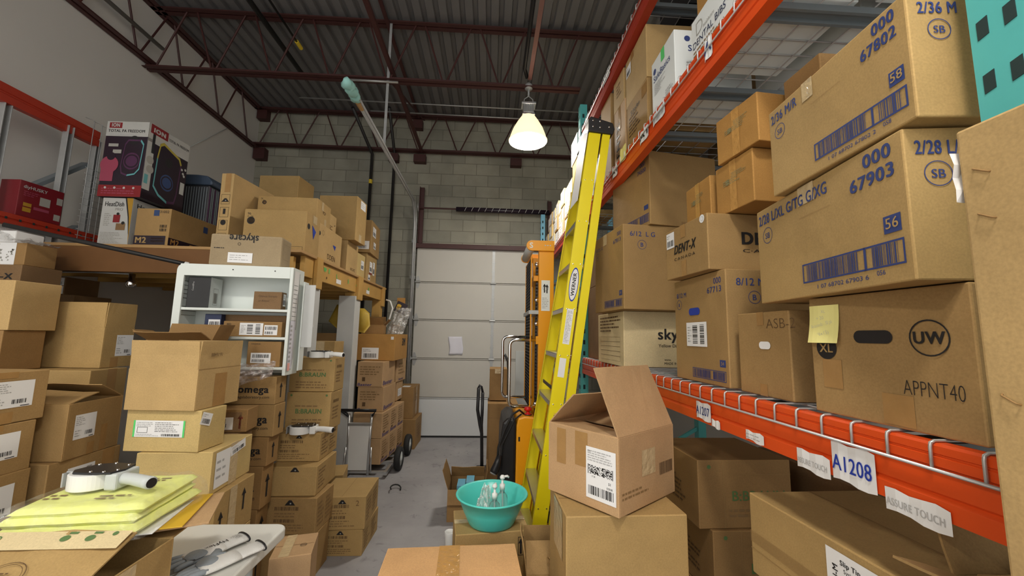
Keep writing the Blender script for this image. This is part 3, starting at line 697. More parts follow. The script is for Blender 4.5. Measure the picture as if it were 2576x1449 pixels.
mzb('post_cladding', (-1.775,4.715,0), (-1.585,4.90,2.04), 'post_white', label='white painted board cladding'); mzb('post_cladding', (-1.735,3.58,0), (-1.585,3.75,2.0), 'post_white', label='white painted board cladding')
m_ = MB(); F_ = Face((.0015,.10,2.085), (0,1,0), (0,0,1), 2.5, .177)
for s, u, v in (('1', .25, .10), ('W', .40, .10), ('E', .52, .10), ('L', .72, .08), ('5', 1.05, .07), ('4', 1.32, .06), ('B', 1.8, .07)): put_text(m_, F_, s, u, v, .045, 'label_green', .03)
for u in (.72, 1.72): put_rect(m_, F_, u, .03, u+.13, .075, 'paper')
put_disc(m_, F_, .48, .05, .012, 'ink_brown'); m_.build('marking', mz, fix=False)
# ------------------------------------------------------------------ pallet racking along the right
def upright(label, x, y, zt, m, x2=1.94, slots=True):
    t = thing('rack_upright', label, 'rack upright', (x, y, 0))
    for nm, xx, fx in (('post', 0, 1), ('rear_post', x2-x, 0)):
        b = MB(); b.box((xx, 0, 0), (xx+.012, .078, zt), m); b.box((xx+.012, 0, 0), (xx+.07, .004, zt), m); b.box((xx+.012, .074, 0), (xx+.07, .078, zt), m)
        if fx and slots:
            s = b
            z = .12
            while z < zt-.05:
                for y0 in (.014, .051): s.prism([(y0,z+.0), (y0+.016,z-.004), (y0+.016,z+.030), (y0,z+.034)], -.0012, .002, 'slot_dark', 'x')
                for x0 in (.022,): s.prism([(x0,z), (x0+.02,z), (x0+.02,z+.04), (x0,z+.04)], -.0012, .002, 'slot_dark')
                z += .1016
        b.build(nm, t)
    z = .2
    while z < zt-.5:
        MB().bar((.04,.039,z), (x2-x+.03,.039,z), .03, .03, m).bar((.04,.039,z), (x2-x+.03,.039,z+.6), .03, .02, m, (0,1,0)).build('brace', t); z += 1.1
    return t
XR = .86
upright('turquoise rack upright with square slots beside the blue-printed cartons', XR, .535, 3.92, 'rack_teal')
upright('turquoise rack upright top behind the ladder', .845, 3.66, 3.92, 'rack_teal')
upright('pale blue rack upright at the far end by the door', .80, 6.34, 3.62, 'rack_blue')
def beam(label, x, y0, y1, zb, h=.14, m='rack_orange', cat='rack beam', flip=1):
    t = thing('rack_beam', label, cat, (x, y0, zb)); L = y1-y0; f = flip
    pr = [(0,0), (.006*f,0), (.05*f,0), (.05*f,h-.03), (.03*f,h-.03), (.03*f,h), (.004*f,h), (0,h-.005), (0,h-.019), (.003*f,h-.021), (.003*f,h-.024), (0,h-.026), (0,h-.043), (.006*f,h-.046), (.006*f,h-.05), (.002*f,h-.054), (.002*f,.047), (.007*f,.042), (0,.034)]
    MB().prism(pr, 0, L, m).build('beam', t)
    for yy in (-.036, L): MB().box((-.004,yy,-.03), (-.0015,yy+.036,h+.03), m).build('end_plate', t)
    return t
def beam_tag(b, u, v, w, h, s='', ink='ink_black', hh=.6, kind='shipping_label', m='paper', skew=0., bars=False, lines=0):
    """a paper tag on a beam's aisle face; u runs from the beam's near end"""
    L = 10; F_ = Face((-.0005,L,0), (0,-1,0), (0,0,1), L, .14); uu = L-u-w; mb = MB(); n = 5
    mb.add([F_.p(uu+w*i/n, v+hv*h+ (.003*math.sin(i*2.1) if hv else .004*math.sin(i*1.3)), .002+.003*abs(math.sin(i*1.7))) for hv in (0, 1) for i in range(n+1)], [(i,i+1,n+2+i,n+1+i) for i in range(n)], m)
    if s: put_text(mb, F_, s, uu+w*.04, v+h*.28, h*hh, ink, .012, width=w*.88, k=.0062)
    if bars: put_bars(mb, F_, uu+w*.12, v+h*.2, uu+w*.9, v+h*.7, 'pen_grey', 3, k=.0062)
    if lines: put_lines(mb, F_, uu+w*.05, v+h*.15, uu+w*.9, v+h*.85, lines, 'pen_grey', 5, .0062, .25)
    mb.build('paper_tag', b, fix=False)
Y0, Y1, Y2 = .613, 3.66, 6.34
b1 = beam('orange rack beam at waist height with A1208 tag', XR, Y0, Y1, 1.28)
b2 = beam('orange rack beam of the middle level, above the orange-brown cartons', XR, Y0, Y1, 2.69)
b3 = beam('red-orange top rack beam nearest the roof', XR, Y0, Y1, 3.525, m='rack_red')
b4 = beam('rust red rack beam under the white-labelled cartons at the far end', .84, Y1+.08, Y2, 2.70, .13, 'rack_red')
b5 = beam('rust red lower rack beam behind the yellow stacker', .84, Y1+.08, Y2, 1.28, .13, 'rack_red')
for i, (z, w_) in enumerate(((1.28, 'lower'), (2.69, 'middle'), (3.525, 'top'))): beam('rear orange rack beam at the back of the %s shelf' % w_, 1.94, Y0, Y1, z, flip=-1)
beam_tag(b1, .865-Y0, -.003, .115, .088, 'A1208', 'pen_blue', .42); beam_tag(b1, 1.52-Y0, .012, .11, .066, 'A1207', 'ink_blue', .5)
beam_tag(b1, .725-Y0, -.022, .125, .046, 'ASSURE TOUCH', 'pen_grey', .34, lines=0); beam_tag(b1, .985-Y0, -.012, .11, .05, 'ASSURE TOUCH', 'pen_grey', .3); beam_tag(b1, 1.225-Y0, .006, .09, .03, '', lines=2); beam_tag(b1, 1.46-Y0, .0, .06, .028)
beam_tag(b2, 1.40-Y0, .05, .06, .085, 'A', 'ink_blue', .6); beam_tag(b2, 1.83-Y0, .055, .15, .062, bars=True); beam_tag(b2, 2.04-Y0, .045, .13, .07, 'A1', 'ink_black', .5); beam_tag(b2, 2.58-Y0, .05, .12, .075, 'A1', 'ink_black', .4); beam_tag(b2, 2.40-Y0, .085, .13, .10, '', m='paper_yellow')
beam_tag(b3, 2.72-Y0, .07, .2, .07, 'A121', 'ink_black', .5); beam_tag(b3, 3.38-Y0, .07, .13, .07, 'A1', 'ink_black', .5)
def wire_deck(label, x0, x1, y0, y1, z, drop=.052, pan_y=()):
    t = thing('wire_deck', label, 'wire shelf', (x0, y0, z)); W_ = x1-x0; L = y1-y0; r = .0032; mb = MB()
    n = int(L/.083)
    for i in range(n+1):
        y = .02+(L-.04)*i/n; mb.tube([(W_,y,0), (.004,y,0), (-.004,y,-.004), (-.0055,y,-.012), (-.0055,y,-drop)], r, 'wire_zinc', 6)
    k = .1
    while k < W_: mb.tube([(k,0,-.005), (k,L,-.005)], r*.9, 'wire_zinc', 6); k += .105
    mb.tube([(-.0075,0,-drop), (-.0075,L,-drop)], r*1.15, 'wire_zinc', 6); mb.build('wire_mesh', t, smooth=True)
    for y in pan_y: MB().prism([(y-y0-.035,-.01), (y-y0+.035,-.01), (y-y0+.035,-.035), (y-y0+.022,-.035), (y-y0+.022,-.018), (y-y0-.022,-.018), (y-y0-.022,-.035), (y-y0-.035,-.035)], .035, W_-.06, 'rack_grey', 'x').build('support_channel', t)
    return t
PY = (.80, 1.27, 1.76, 2.18, 2.62, 3.15, 3.5)
wire_deck('wire mesh deck on the waist height beam under the blue-printed cartons', XR-.001, 1.93, Y0+.03, Y1-.03, 1.4235, pan_y=PY)
wire_deck('wire mesh deck of the middle level seen from below', XR-.001, 1.93, Y0+.03, Y1-.03, 2.8335, pan_y=PY)
wire_deck('wire mesh deck of the top level seen from below', XR-.001, 1.93, Y0+.03, Y1-.03, 3.6685, pan_y=PY)
wire_deck('wire mesh deck under the white-labelled cartons at the far end', .839, 1.93, Y1+.1, Y2-.03, 2.8335, pan_y=(4.2,4.9,5.6))
wire_deck('wire mesh deck behind the yellow stacker', .839, 1.93, Y1+.1, Y2-.03, 1.4135, pan_y=(4.2,4.9,5.6))
# ------------------------------------------------------------------ cartons on the right-hand rack
def setz(keys, z):
    for k in keys: p = list(P[k]); p[5] += p[2]-z; p[2] = z; P[k] = tuple(p)
setz(('uw','asb','m812','sky'), 1.428); setz(('bibs','safe','u4','u6','u7'), 2.838)
def mv(k, **kw):
    p = list(P[k]); n = dict(x=0, y=1, z=2, w=3, d=4, h=5, yaw=6)
    for a, b in kw.items(): p[n[a]] = b
    P[k] = tuple(p)
BK = 'ink_black'; BL = 'ink_blue'
def t(f, s, u, v, h, m=BK, **o): return (f, 't', s, u, v, h, m, o)
def cap_case(a, b, c, num, wt, L, F, ring='SB', sides=(.40,.97,.79), r=.085, big=1., hole=True):
    """blue print of the blue-printed cartons: size, ring, case number and framed barcode on the aisle face"""
    u0, u1, um = sides
    pr = [t('L', L, .03, .83, .105*big, BL, bold=.018, width=a*.93), ('L', 'ring', .11, .70, .085, .0018, BL), t('L', ring, .11, .67, .06, BL, bold=.008, align='c'),
          t('L', '000', .885, .86, .10, BL, bold=.028, align='c', width=b*.58), t('L', num, .85, .72, .10, BL, bold=.028, align='c', width=b*.95),
          ('L', 'rect', .89, .34, .965, .46, BL), t('L', wt, .9275, .37, .075, 'cb_tan', bold=.01, align='c', k=.0021),
          ('L', 'frame', u0, .12, u1, .29, .004, BL), ('L', 'rect', um-.006, .12, um+.006, .29, BL), ('L', 'bars', u0+.03, .135, um-.04, .275, BL, .0026), ('L', 'bars', um+.035, .135, u1-.03, .275, BL, .0026),
          t('L', c, u0+.1, .055, .035, BL, width=.3), t('L', '05%s' % wt[-1], um+.05, .07, .035, BL)]
    if F: pr += [t('F', F, .04, .82, .095, BL, bold=.018, width=.0245*len(F)), ('F', 'ring', .115, .69, .085, .0018, BL), t('F', ring, .115, .66, .06, BL, bold=.01, align='c')]
    if hole:
        pr += [('L', 'frame', .40, .715, .62, .722, .0006, 'cb_deep')]
    return pr
carton('b67802', 'upper of two large blue-printed cartons beside the turquoise upright, 58 in a blue square', 'tan', 'blue-printed cartons', prints=cap_case(.27, .20, '1 07 68702 67802 2', '67802', '58', '2/36 M/R', '2/36 M'), tape=[('L', .33,.80,.42,1.0, 'tape_clear')], dent=.003)
carton('b67903', 'lower of two large blue-printed cartons beside the turquoise upright, 56 in a blue square', 'tan', 'blue-printed cartons', prints=cap_case(.62, .22, '1 07 68702 67903 6', '67903', '56', '2/28 L/XL G/TG G/XG', '2/28 L/XL'), tape=[('L', .40,.83,.52,1.0, 'tape_clear')], dent=.005)
def note(root, w, d, h):
    f = box_face(w, d, h, 'L'); mb = MB()
    vs = [f.p(.005+i/6*.088, h*.60+j/6*.098, .003+.012*(1-j/6)**2+.002*math.sin(i)) for j in range(7) for i in range(7)]
    mb.add(vs, [(j*7+i, j*7+i+1, (j+1)*7+i+1, (j+1)*7+i) for j in range(6) for i in range(6)], 'paper_yellow'); o = mb.build('sticky_note', root, fix=False)
    mb = MB(); put_text(mb, f, 'XL', .05, h*.86, .008, 'pen_grey', -.02, k=.012); put_text(mb, f, '+ 20', .035, h*.80, .009, 'pen_grey', -.02, k=.012, rot=5); put_text(mb, f, 'Anaconda - 30 pk', .018, h*.725, .010, 'pen_grey', -.02, k=.012, rot=12, width=.065); put_text(mb, f, '(6x15)', .035, h*.66, .010, 'pen_grey', -.02, k=.012, rot=10); mb.build('handwriting', o, fix=False)
carton('uw', 'carton with a yellow sticky note and a circled two-letter mark on the waist height shelf', 'deep', prints=[('L', 'ring', .79, .65, .125, .003, BK), t('L', 'UW', .79, .61, .085, BK, bold=.028, align='c', width=.155), t('L', 'APPNT40', .63, .25, .11, BK, bold=-.018, width=.30), ('L', 'disc', .13, .56, .10, BK), t('L', 'XL', .13, .52, .075, 'cb_tan', bold=.02, align='c', k=.0021), ('F', 'disc', .20, .70, .11, BK), t('F', 'X', .20, .64, .12, 'cb_tan', bold=.03, align='c', k=.0021)],
       holes=[('L', .47,.655,.25,.10,BK)], tape=[('L', .09,.22,.24,.46), ('L', .50,.02,.68,.24)], extra=note)
carton('asb', 'plain carton with white showing in its hand hole, beside the sticky note carton', 'deep', prints=[t('L', 'ASB-2', .60, .80, .12, 'ink_brown', bold=-.02, width=.5)], holes=[('L', .55,.60,.22,.09,'paper')], tape=[('L', .42,.84,.55,1.0), ('L', .42,.0,.56,.14)], pose=(1.135, 1.285, 1.428, .45, .25, .276, 0))
def c812(L, num, F, u=1.): return [t('L', L, .06, .82, .05*u, BL, bold=.006), ('L', 'ring', .11, .75, .05, .0016, BL), t('L', 'B', .11, .73, .035, BL, bold=.01, align='c'), t('L', '000', .93, .89, .055*u, BL, bold=.008, align='r'), t('L', num, .93, .815, .055*u, BL, bold=.008, align='r', width=.24), ('L', 'rect', .86, .165, .95, .225, BL), t('L', '54', .905, .18, .032, 'cb_tan', align='c', k=.0021), ('L', 'frame', .36, .04, .95, .13, .0025, BL), ('L', 'bars', .38, .05, .70, .12, BL, .0024), ('L', 'bars', .74, .05, .93, .12, BL, .0024), t('F', F, .10, .86, .065*u, BL, bold=.008), ('F', 'ring', .27, .76, .055, .0018, BL), t('F', 'B', .27, .735, .05, BL, bold=.01, align='c')]
carton('m812', 'tall carton with a blue hand hole and white barcode label', 'deep', prints=c812('8/12 M', '67713', '8/12 M'), holes=[('L', .43,.665,.22,.07,'pen_blue')], stickers=[('L', .26,.33,.66,.56,'vert')])
carton('lg612', 'carton marked 6/12 standing on the cream carton beside the ladder', 'deep', prints=c812('6/12 L G', '67813', '6/12  L G', .9)+[t('F', 'LOT25', .62, .63, .07, 'ink_fade', bold=-.02)], tape=[('L', .33,.86,.46,1.0,'tape_clear')])
carton('sky', 'cream carton with big black lettering at the bottom of its stack beside the ladder', 'cream', prints=[t('F', 'skycare', .50, .50, .20, BK, bold=.02), t('F', 'Yellow Disposable', .50, .36, .06, BK), t('F', 'MADE IN', .58, .05, .045, BK), t('F', 'www.', .58, .12, .04, BK), ('L', 'lines', .1, .62, .9, .95, 5, 'ink_brown')]+[('L', 'frame', .12, .08+.09*i, .88, .17+.09*i, .0012, 'ink_brown') for i in range(5)])
carton('b74500', 'closed carton at the top of the stack beside the ladder, directly under the middle shelf', 'deep', prints=[t('L', '000', .90, .84, .06, BL, bold=.008, align='r'), t('L', '74500', .92, .75, .06, BL, bold=.008, align='r'), ('L', 'rect', .86, .22, .96, .28, BL), ('L', 'frame', .42, .05, .97, .16, .003, BL), ('L', 'bars', .45, .06, .70, .15, BL), ('L', 'bars', .75, .06, .95, .15, BL), t('F', '5W47502', .45, .03, .035, 'ink_fade')], tape=[('L', .38,.84,.52,1.0,'tape_tan')])
carton('dentx', 'carton with slanted black print and a round white sticker, on the blue hand hole carton', 'deep', prints=[t('L', 'DENT-X', .23, .47, .18, BK, bold=.035, slant=.25, width=.50), t('L', 'C·A·N·A·D·A', .23, .34, .06, BK, width=.50), t('F', 'DENT-X', .33, .46, .22, BK, bold=.04), t('F', 'C·A·N·A·D·A', .33, .32, .06, BK, width=.6), ('L', 'disc', .90, .93, .075, 'paper'), ('L', 'ring', .90, .93, .04, .0015, BK)], stickers=[('L', .03,.63,.24,.95,'bar')], tape=[('L', .40,.0,.52,.3), ('L', .40,.75,.52,1.0)])
mv('or2', z=2.123, h=.206); mv('or3', z=2.123); mv('or1', z=2.332, h=.19)
for k_, lb in (('or1', 'topmost orange-brown carton with a faint teal mark'), ('or2', 'orange-brown carton with a faint teal mark, directly under the topmost one'), ('or3', 'orange-brown carton with a faint teal mark, half hidden behind the other two')):
    carton(k_, lb, 'orange', 'orange-brown cartons', prints=[('L', 'lines', .45, .66, .85, .76, 3, 'ink_teal'), ('L', 'lines', .22, .54, .78, .66, 3, 'ink_teal'), ('L', 'disc', .34, .60, .06, 'ink_teal')], tape=[('L', .40,.0,.58,1.0,'tape_clear_orange')], pose=None)
carton('or4', 'brown carton with a white barcode label between the orange cartons and the blue-printed cartons', 'brown', stickers=[('F', .02,.50,.34,.83,'bar')], pose=(1.21, 1.222, 2.30-.245, .30, .16, .50, 0))
carton('or5', 'plain brown carton supporting the labelled carton behind the blue-printed stack', 'brown', pose=(1.21, 1.50-.12, 1.428, .30, .04, .62, 0)) if False else None
# ------------------------------------------------------------------ upper shelves
mv('u3', h=.345); mv('u5', h=.24); mv('u7', h=.68)
W_ = 'carton_white'
carton('bibs', 'white dental bibs carton on the middle level beam', W_, prints=[t('L', 'DENTAL BIBS', .03, .40, .14, 'navy_print', width=.60), t('L', 'D', .10, .60, .28, 'pattern_grey', bold=-.02), t('L', 'healthcare', .24, .60, .07, 'pattern_grey', width=.2), ('L', 'lines', .03, .22, .6, .36, 2, 'ink_fade')], pose=(1.11, 1.44, 2.838, .40, .42, .24, 0), group='white cartons')
carton('safe', 'white carton with blue lettering and a green tape corner', W_, prints=[t('L', 'SafeBasics', .10, .62, .11, BL, bold=.006, width=.72), ('L', 'disc', .15, .80, .05, BL), ('L', 'lines', .12, .38, .6, .58, 7, 'pen_grey'), ('L', 'lines', .6, .05, .9, .25, 5, 'pen_grey'), ('L', 'rect', .45, .80, .60, 1.0, 'label_green'), t('F', 'Sa', .18, .66, .10, BL, bold=.006), ('F', 'disc', .17, .86, .045, BL), t('F', 'M', .30, .83, .07, BL), ('F', 'lines', .15, .10, .40, .5, 9, 'pen_grey')], pose=(1.1, 1.80+.14, 2.838, .40, .28, .344, 0))
carton('u3', 'large plain carton with a small white label, highest on the middle level', 'light', stickers=[('L', .04,.62,.28,.85,'bar')], tape=[('L', .28,.85,.42,1.0)], pose=None)
carton('u4', 'carton with faded black print under the large plain carton', 'deep', prints=[('L', 'lines', .1, .25, .75, .7, 6, 'ink_brown'), t('L', 'Schaden', .2, .70, .10, BK)], tape=[('L', .75,.72,1.0,.95)])
carton('u5', 'carton with faint print, top of the second column behind the white carton', 'light', prints=[('L', 'lines', .3, .35, .8, .8, 4, 'ink_fade')])
carton('u6', 'carton with vertical black lettering at the bottom of the second column', 'pink', prints=[t('L', 'ENTX', .5, .15, .16, BK, bold=.02, rot=90)], tape=[('L', .4,.6,.6,1.0)])
carton('u7', 'tall dark carton behind the black ladder top', 'deep', prints=[t('L', 'SENT', .3, .3, .1, BK, rot=80)])
carton('u8', 'worn orange carton standing on the white dental bibs carton', 'orange', pose=(1.15, 1.55, 3.082, .36, .30, .40, 0))
carton('u9', 'tall white carton just behind the ladder top', W_, stickers=[('L', .1,.1,.7,.5,'ship')], pose=(1.08, 3.36, 2.838, .40, .36, .62, 0))
for i, (xx, yy, ww, dd, hh, cc) in enumerate(((1.62,.98,.5,.5,.3,W_), (1.15,1.02,.43,.38,.34,W_), (1.63,1.6,.48,.6,.32,W_), (1.72,2.3,.40,.6,.34,'grey'), (1.65,3.0,.46,.6,.36,W_))):
    carton('ub%d' % i, ['pale carton at the back of the middle level above the blue-printed cartons', 'pale carton at the very end of the middle level', 'pale carton behind the white dental bibs carton', 'grey carton behind the large plain carton', 'pale carton at the back corner of the middle level'][i], cc, 'cartons at the back of the middle level', pose=(xx, yy, 2.838, ww, dd, hh, 0))
carton('ut', 'black carton with white lettering on the top level mesh', 'plastic_black', prints=[t('F', 'MFC', .08, .3, .16, 'pen_grey'), t('F', 'ALL IN', .3, .06, .14, 'pen_grey')], pose=(1.45, 2.35, 3.674, .55, .4, .5, 0))
carton('ut2', 'brown carton on the top level above the orange carton', 'tan', pose=(1.2, 1.45, 3.674, .5, .5, .4, 0))
# far bay: rows of small cartons with white labels on their aisle ends
rg = random.Random(4); rowsw = ['bottom', 'middle', 'top']
for c in range(9):
    y = 4.30+c*.222; z = 2.838
    for r in range(3):
        hh = rg.choice((.17,.185,.20)); dd = rg.choice((.20,.21)); ww = rg.uniform(.34,.40); col = 'yellow' if (c in (6, 8) and r < 2) else rg.choice(('cream','light','cream'))
        xl = .85+rg.uniform(0,.03)
        if c == 8 and r == 2: break
        carton('fb', 'small white-labelled carton, %s one in the %s column behind the ladder' % (rowsw[r], ['first','second','third','fourth','fifth','sixth','seventh','eighth','ninth'][c]), col, 'white-labelled cartons on the far shelf', stickers=[('L', .06,.12,.86,.92,'hand' if rg.random() < .5 else 'ship')], pose=(xl+ww/2, y, z, ww, dd, hh, rg.uniform(-.02,.02)))
        z += hh+.002
carton('fc', 'brown carton at the bottom of the tall column behind the ladder', 'deep', pose=(1.05, 4.01, 2.838, .36, .27, .26, 0))
carton('fd', 'brown carton in the middle of the tall column behind the ladder', 'tan', pose=(1.05, 4.01, 3.10, .36, .27, .38, 0))
carton('fe', 'white carton on top of the tall column behind the ladder', W_, stickers=[('L', .1,.1,.8,.8,'ship')], pose=(1.04, 4.02, 3.482, .36, .30, .26, 0))
carton('fl', 'dark carton with black lettering on the waist height shelf behind the ladder', 'dark', prints=[t('F', 'pages', .08, .82, .06), t('F', 'specs', .08, .72, .06), t('F', 'VBI', .08, .55, .10, bold=.02), ('F', 'disc', .12, .25, .06, BK)], pose=(1.13, 3.36, 1.428, .46, .46, .62, 0))
carton('fm', 'smaller dark carton stacked on the lettered one behind the ladder', 'dark', pose=(1.12, 3.34, 2.05, .44, .42, .36, 0))
for i, (yy, hh) in enumerate(((4.2,.5), (4.75,.45), (5.35,.55))): carton('fr%d' % i, 'brown carton on the low far shelf behind the stacker, %s from the ladder' % ('first','second','third')[i], 'brown', 'cartons on the low far shelf', pose=(1.08, yy, 1.418, .42, .46, hh, 0))
# ------------------------------------------------------------------ floor stacks under the rack
TRI = lambda f, v=.74, s=.12: (f, 'tri', .5, v, s, BK)
BBR = [('L', 'tri', .30, .70, .12, BK), ('L', 'lines', .10, .20, .8, .62, 6, 'ink_brown'), ('F', 'rect', .27, .0, .275, 1., 'cb_deep'), t('F', 'B:BRAUN', .36, .40, .15, 'ink_green', bold=.012), ('F', 'disc', .12, .90, .03, 'ink_green'), ('F', 'rect', .30, .78, 1., .785, 'cb_deep'), ('F', 'lines', .32, .15, .8, .3, 2, 'ink_fade')]
mv('bb1', w=.42); 
carton('bb1', 'upper brown carton with green print under the orange beam', 'brown', 'green print cartons under the rack', prints=BBR)
carton('bb2', 'second brown carton with green print, beneath the upper one under the beam', 'brown', 'green print cartons under the rack', prints=BBR)
carton('bb3', 'lowest brown carton of the green print stack under the rack', 'brown', pose=(1.176, 1.912, 0, .45, .40, .53, 0))
carton('bb4', 'dark brown carton behind the green print stack under the rack', 'dark', pose=(1.66, 1.75, 0, .46, .7, 1.05, 0), prints=[t('F', '7200', .2, .88, .05, 'pen_grey', rot=90), ('F', 'bars', .3, .86, .6, .93, 'pen_grey')])
carton('sol', 'long carton with a white syringe label lying under the orange beam', 'tan', seam='y', prints=[('L', 'rect', 0, .52-.012*i, .95, .525-.012*i, 'cb_deep') for i in range(12)]+[('L', 'rect', 0, .30, 1, .31, 'cb_deep')], stickers=[('L', .415,.34,.80,.92,(('Slip Tip', .15,.80,.085,BK,.02), ('Syringe', .18,.69,.07,BK,.0), ('1 ml', .15,.46,.15,BK,.02), ('Sol-M', .12,.40,.11,BK,.015,90), ('P180001', .52,.62,.07,BK,0), ('|||||||||', .52,.30,.22,BK,.03), ('Luer', .15,.2,.09,BK,0)))], pose=(1.09, .99, .868, .42, .70, .243, .03))
carton('sol2', 'long carton directly beneath the syringe label carton', 'tan', prints=[('L', 'rect', 0, .5-.012*i, .95, .505-.012*i, 'cb_deep') for i in range(10)], pose=(1.10, .98, .60, .42, .70, .266, .02))
carton('sol3', 'bottom long carton of the stack under the waist height shelf', 'tan', pose=(1.10, .98, 0, .42, .70, .598, .02))
carton('solo', 'shallow open carton with spread flaps lying on the syringe label carton', 'deep', open_={'K': (.085, 20), 'L': (.12, 72), 'R': (.10, 80), 'F': (.06, -70)}, pose=(.975, .70, 1.113, .21, .10, .07, 0))
def staples(root, w, d, h):
    f = box_face(w, d, h, 'L')
    for v in (.93,.865,.62,.38,.15):
        m = MB(); m.tube([f.p(.016, h*v+.006, .0), f.p(.018, h*v+.005, .004), f.p(.031, h*v-.003, .004), f.p(.033, h*v-.004, 0)], .0013, 'cb_brown', 6); m.build('staple', root, smooth=True)
    m = MB(); g = Face((-w/2+.004, d/2+.002, 0), (1,0,0), (0,0,1), w, h); vs = [g.p(-.008+.03*i/3, h*.895+.075*h*j/4, 0) for j in range(5) for i in range(4)]
    m.add([Vector((v.x, d/2+.004+.002*math.sin(i*.9), v.z)) for i, v in enumerate(vs)], [(j*4+i, j*4+i+1, (j+1)*4+i+1, (j+1)*4+i) for j in range(4) for i in range(3)], 'paper'); m.build('paper_tag', root, fix=False)
carton('r14', 'big stapled carton standing before the turquoise upright', 'light', extra=staples, pose=(.845, .365, .95, .40, .25, .955, 0), bev=.004, dent=.004)
carton('r14b', 'carton directly under the big stapled carton', 'light', pose=(.845, .365, 0, .40, .25, .948, 0))
# ------------------------------------------------------------------ middle foreground
mv('c2', y=1.535, d=.30)
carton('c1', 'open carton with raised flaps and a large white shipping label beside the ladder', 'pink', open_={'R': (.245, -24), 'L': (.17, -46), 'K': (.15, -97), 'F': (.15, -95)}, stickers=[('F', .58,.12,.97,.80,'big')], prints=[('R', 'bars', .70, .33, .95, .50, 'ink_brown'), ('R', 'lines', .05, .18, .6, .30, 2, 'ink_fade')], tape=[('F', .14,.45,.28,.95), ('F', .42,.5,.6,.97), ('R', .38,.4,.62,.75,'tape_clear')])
carton('c2', 'closed carton carrying the open carton with the shipping label', 'tan', seam='x', tape=[('L', .3,.55,.8,.98,'tape_clear')])
mv('c2', z=.637)
carton('c2b', 'carton beneath the closed carton that carries the open one', 'tan', pose=(.473, 1.535, 0, .42, .30, .635, .0))
carton('c3', 'closed orange-tan carton with shiny tape in front of the basin carton', 'peach', seam='y', tape=[('T', .40,.0,.56,1.0,'tape_clear_orange'), ('K', .40,.7,.56,1.0,'tape_clear_orange')], pose=(-.121, 1.543, .36, .522, .45, .38, .054), dent=.006)
carton('c3b', 'carton underneath the orange-tan taped carton', 'tan', pose=(-.121, 1.543, 0, .50, .44, .358, .054))
carton('c4', 'carton with bold black print carrying the turquoise basin', 'tan', seam='x', prints=[t('F', 'HOPPER', .07, .62, .16, BK, bold=.03, width=.5), ('F', 'frame', .84, .68, .92, .92, .002, BK), ('F', 'arrow', .88, .70, .20, BK), ('T', 'poly', ((.62,.3),(.74,.42),(.7,.25)), BK)], tape=[('T', .0,.42,1.,.58,'tape_clear')])
carton('c4b', 'carton under the basin carton', 'tan', pose=(.022, 2.058, 0, .343, .257, .382, .123))
carton('c6', 'brown carton with one flap raised beside the basin carton', 'deep', open_={'F': (.12, -35), 'L': (.14, 6), 'R': (.10, -60), 'K': (.12, 8)}, pose=(.262, 1.81, 0, .18, .15, .64, 0))
carton('small', 'small open carton with blue packets on the floor beside the black jack handle', 'brown', open_={'L': (.17, 18), 'R': (.16, 8), 'F': (.12, 160), 'K': (.12, -30)}, stickers=[('R', .55,.75,.95,1.0,'ship')])
for i, (dx, dz) in enumerate(((-.05,0), (.03,.0))):
    o = MB().box((-.035,-.09,0), (.035,.09,.27+.03*i), 'sky_blue_box').box((-.0355,-.05,.12), (-.036,.06,.2), 'paper').build('packet', bevel=.003); o.location = (-.174+dx, 3.80, .007); tag(o, 'blue packet standing in the small open carton, %s' % ('nearer the open flap', 'nearer the jack handle')[i], 'packet', 'blue packets in the small carton')
carton('sb1', 'tall brown carton on the larger carton behind the chrome handles', 'brown', tape=[('F', .3,.85,.7,1.0,'tape_clear')], seam='x')
carton('sb2', 'larger brown carton on the floor behind the chrome handles', 'brown', prints=[('F', 'rect', 0, .82, 1, .823, 'cb_dark')])
MB().box((.33,5.0,0), (.62,5.03,1.42), 'plastic_grey').build('grey_panel'); tag(bpy.data.objects['grey_panel'], 'flat grey panel standing behind the stacker mast', 'panel')
# ------------------------------------------------------------------ left foreground stacks
mv('l1', h=.192)
carton('l1', 'open carton with tall upright flaps on top of the green-edged label carton', 'light', open_={'F': (.134, 1), 'R': (.134, 1), 'K': (.134, -12), 'L': (.12, -32)}, prints=[('R', 'rect', 0,.985,1,1,'cb_deep')], tape=[('R', .38,.0,.66,.85)], bev=.003)
def flap_mark(): 
    r = [o for o in bpy.data.objects if o.get('label') == 'open carton with tall upright flaps on top of the green-edged label carton'][0]
    w, d, h = P['l1'][3:6]; f = Face((w/2+.004, -d/2, h), (0,1,0), (0,0,1), d, .134); m = MB(); put_text(m, f, '16-16488', .14, .075, .018, 'ink_brown', .01, rot=180, width=.075, align='l', k=.003); m.build('printing', r, fix=False)
flap_mark()
carton('l2', 'yellowish carton with a green-edged label, second from the top of its stack', 'yellow', stickers=[('F', .11,.35,.80,.75,'green'), ('R', .0,.62,.40,.92,'bar',-18)], dent=.003)
carton('l3', 'yellowish carton with a tall white label on its side, under the green-edged label carton', 'yellow', stickers=[('R', .08,.10,.42,.93,'hand',0), ('R', .42,.72,.80,.95,'bar',8)], tape=[('R', .42,.0,.62,1.0,'tape_clear')])
carton('l4', 'carton with two large black arrows standing behind the folding table', 'tan', prints=[t('F', 'omega', .16, .30, .22, BK, bold=.03), t('F', 'laboratory.com', .3, .10, .07, BK), ('R', 'arrow', .15, .20, .45, BK), ('R', 'arrow', .72, .38, .45, BK)], tape=[('R', .34,.0,.52,1.0,'tape_clear')], seam='x')
carton('l4b', 'carton under the two-arrow carton behind the folding table', 'tan', pose=(-1.493, 2.187, 0, .45, .329, .59, .033))
mv('l7', z=.999)
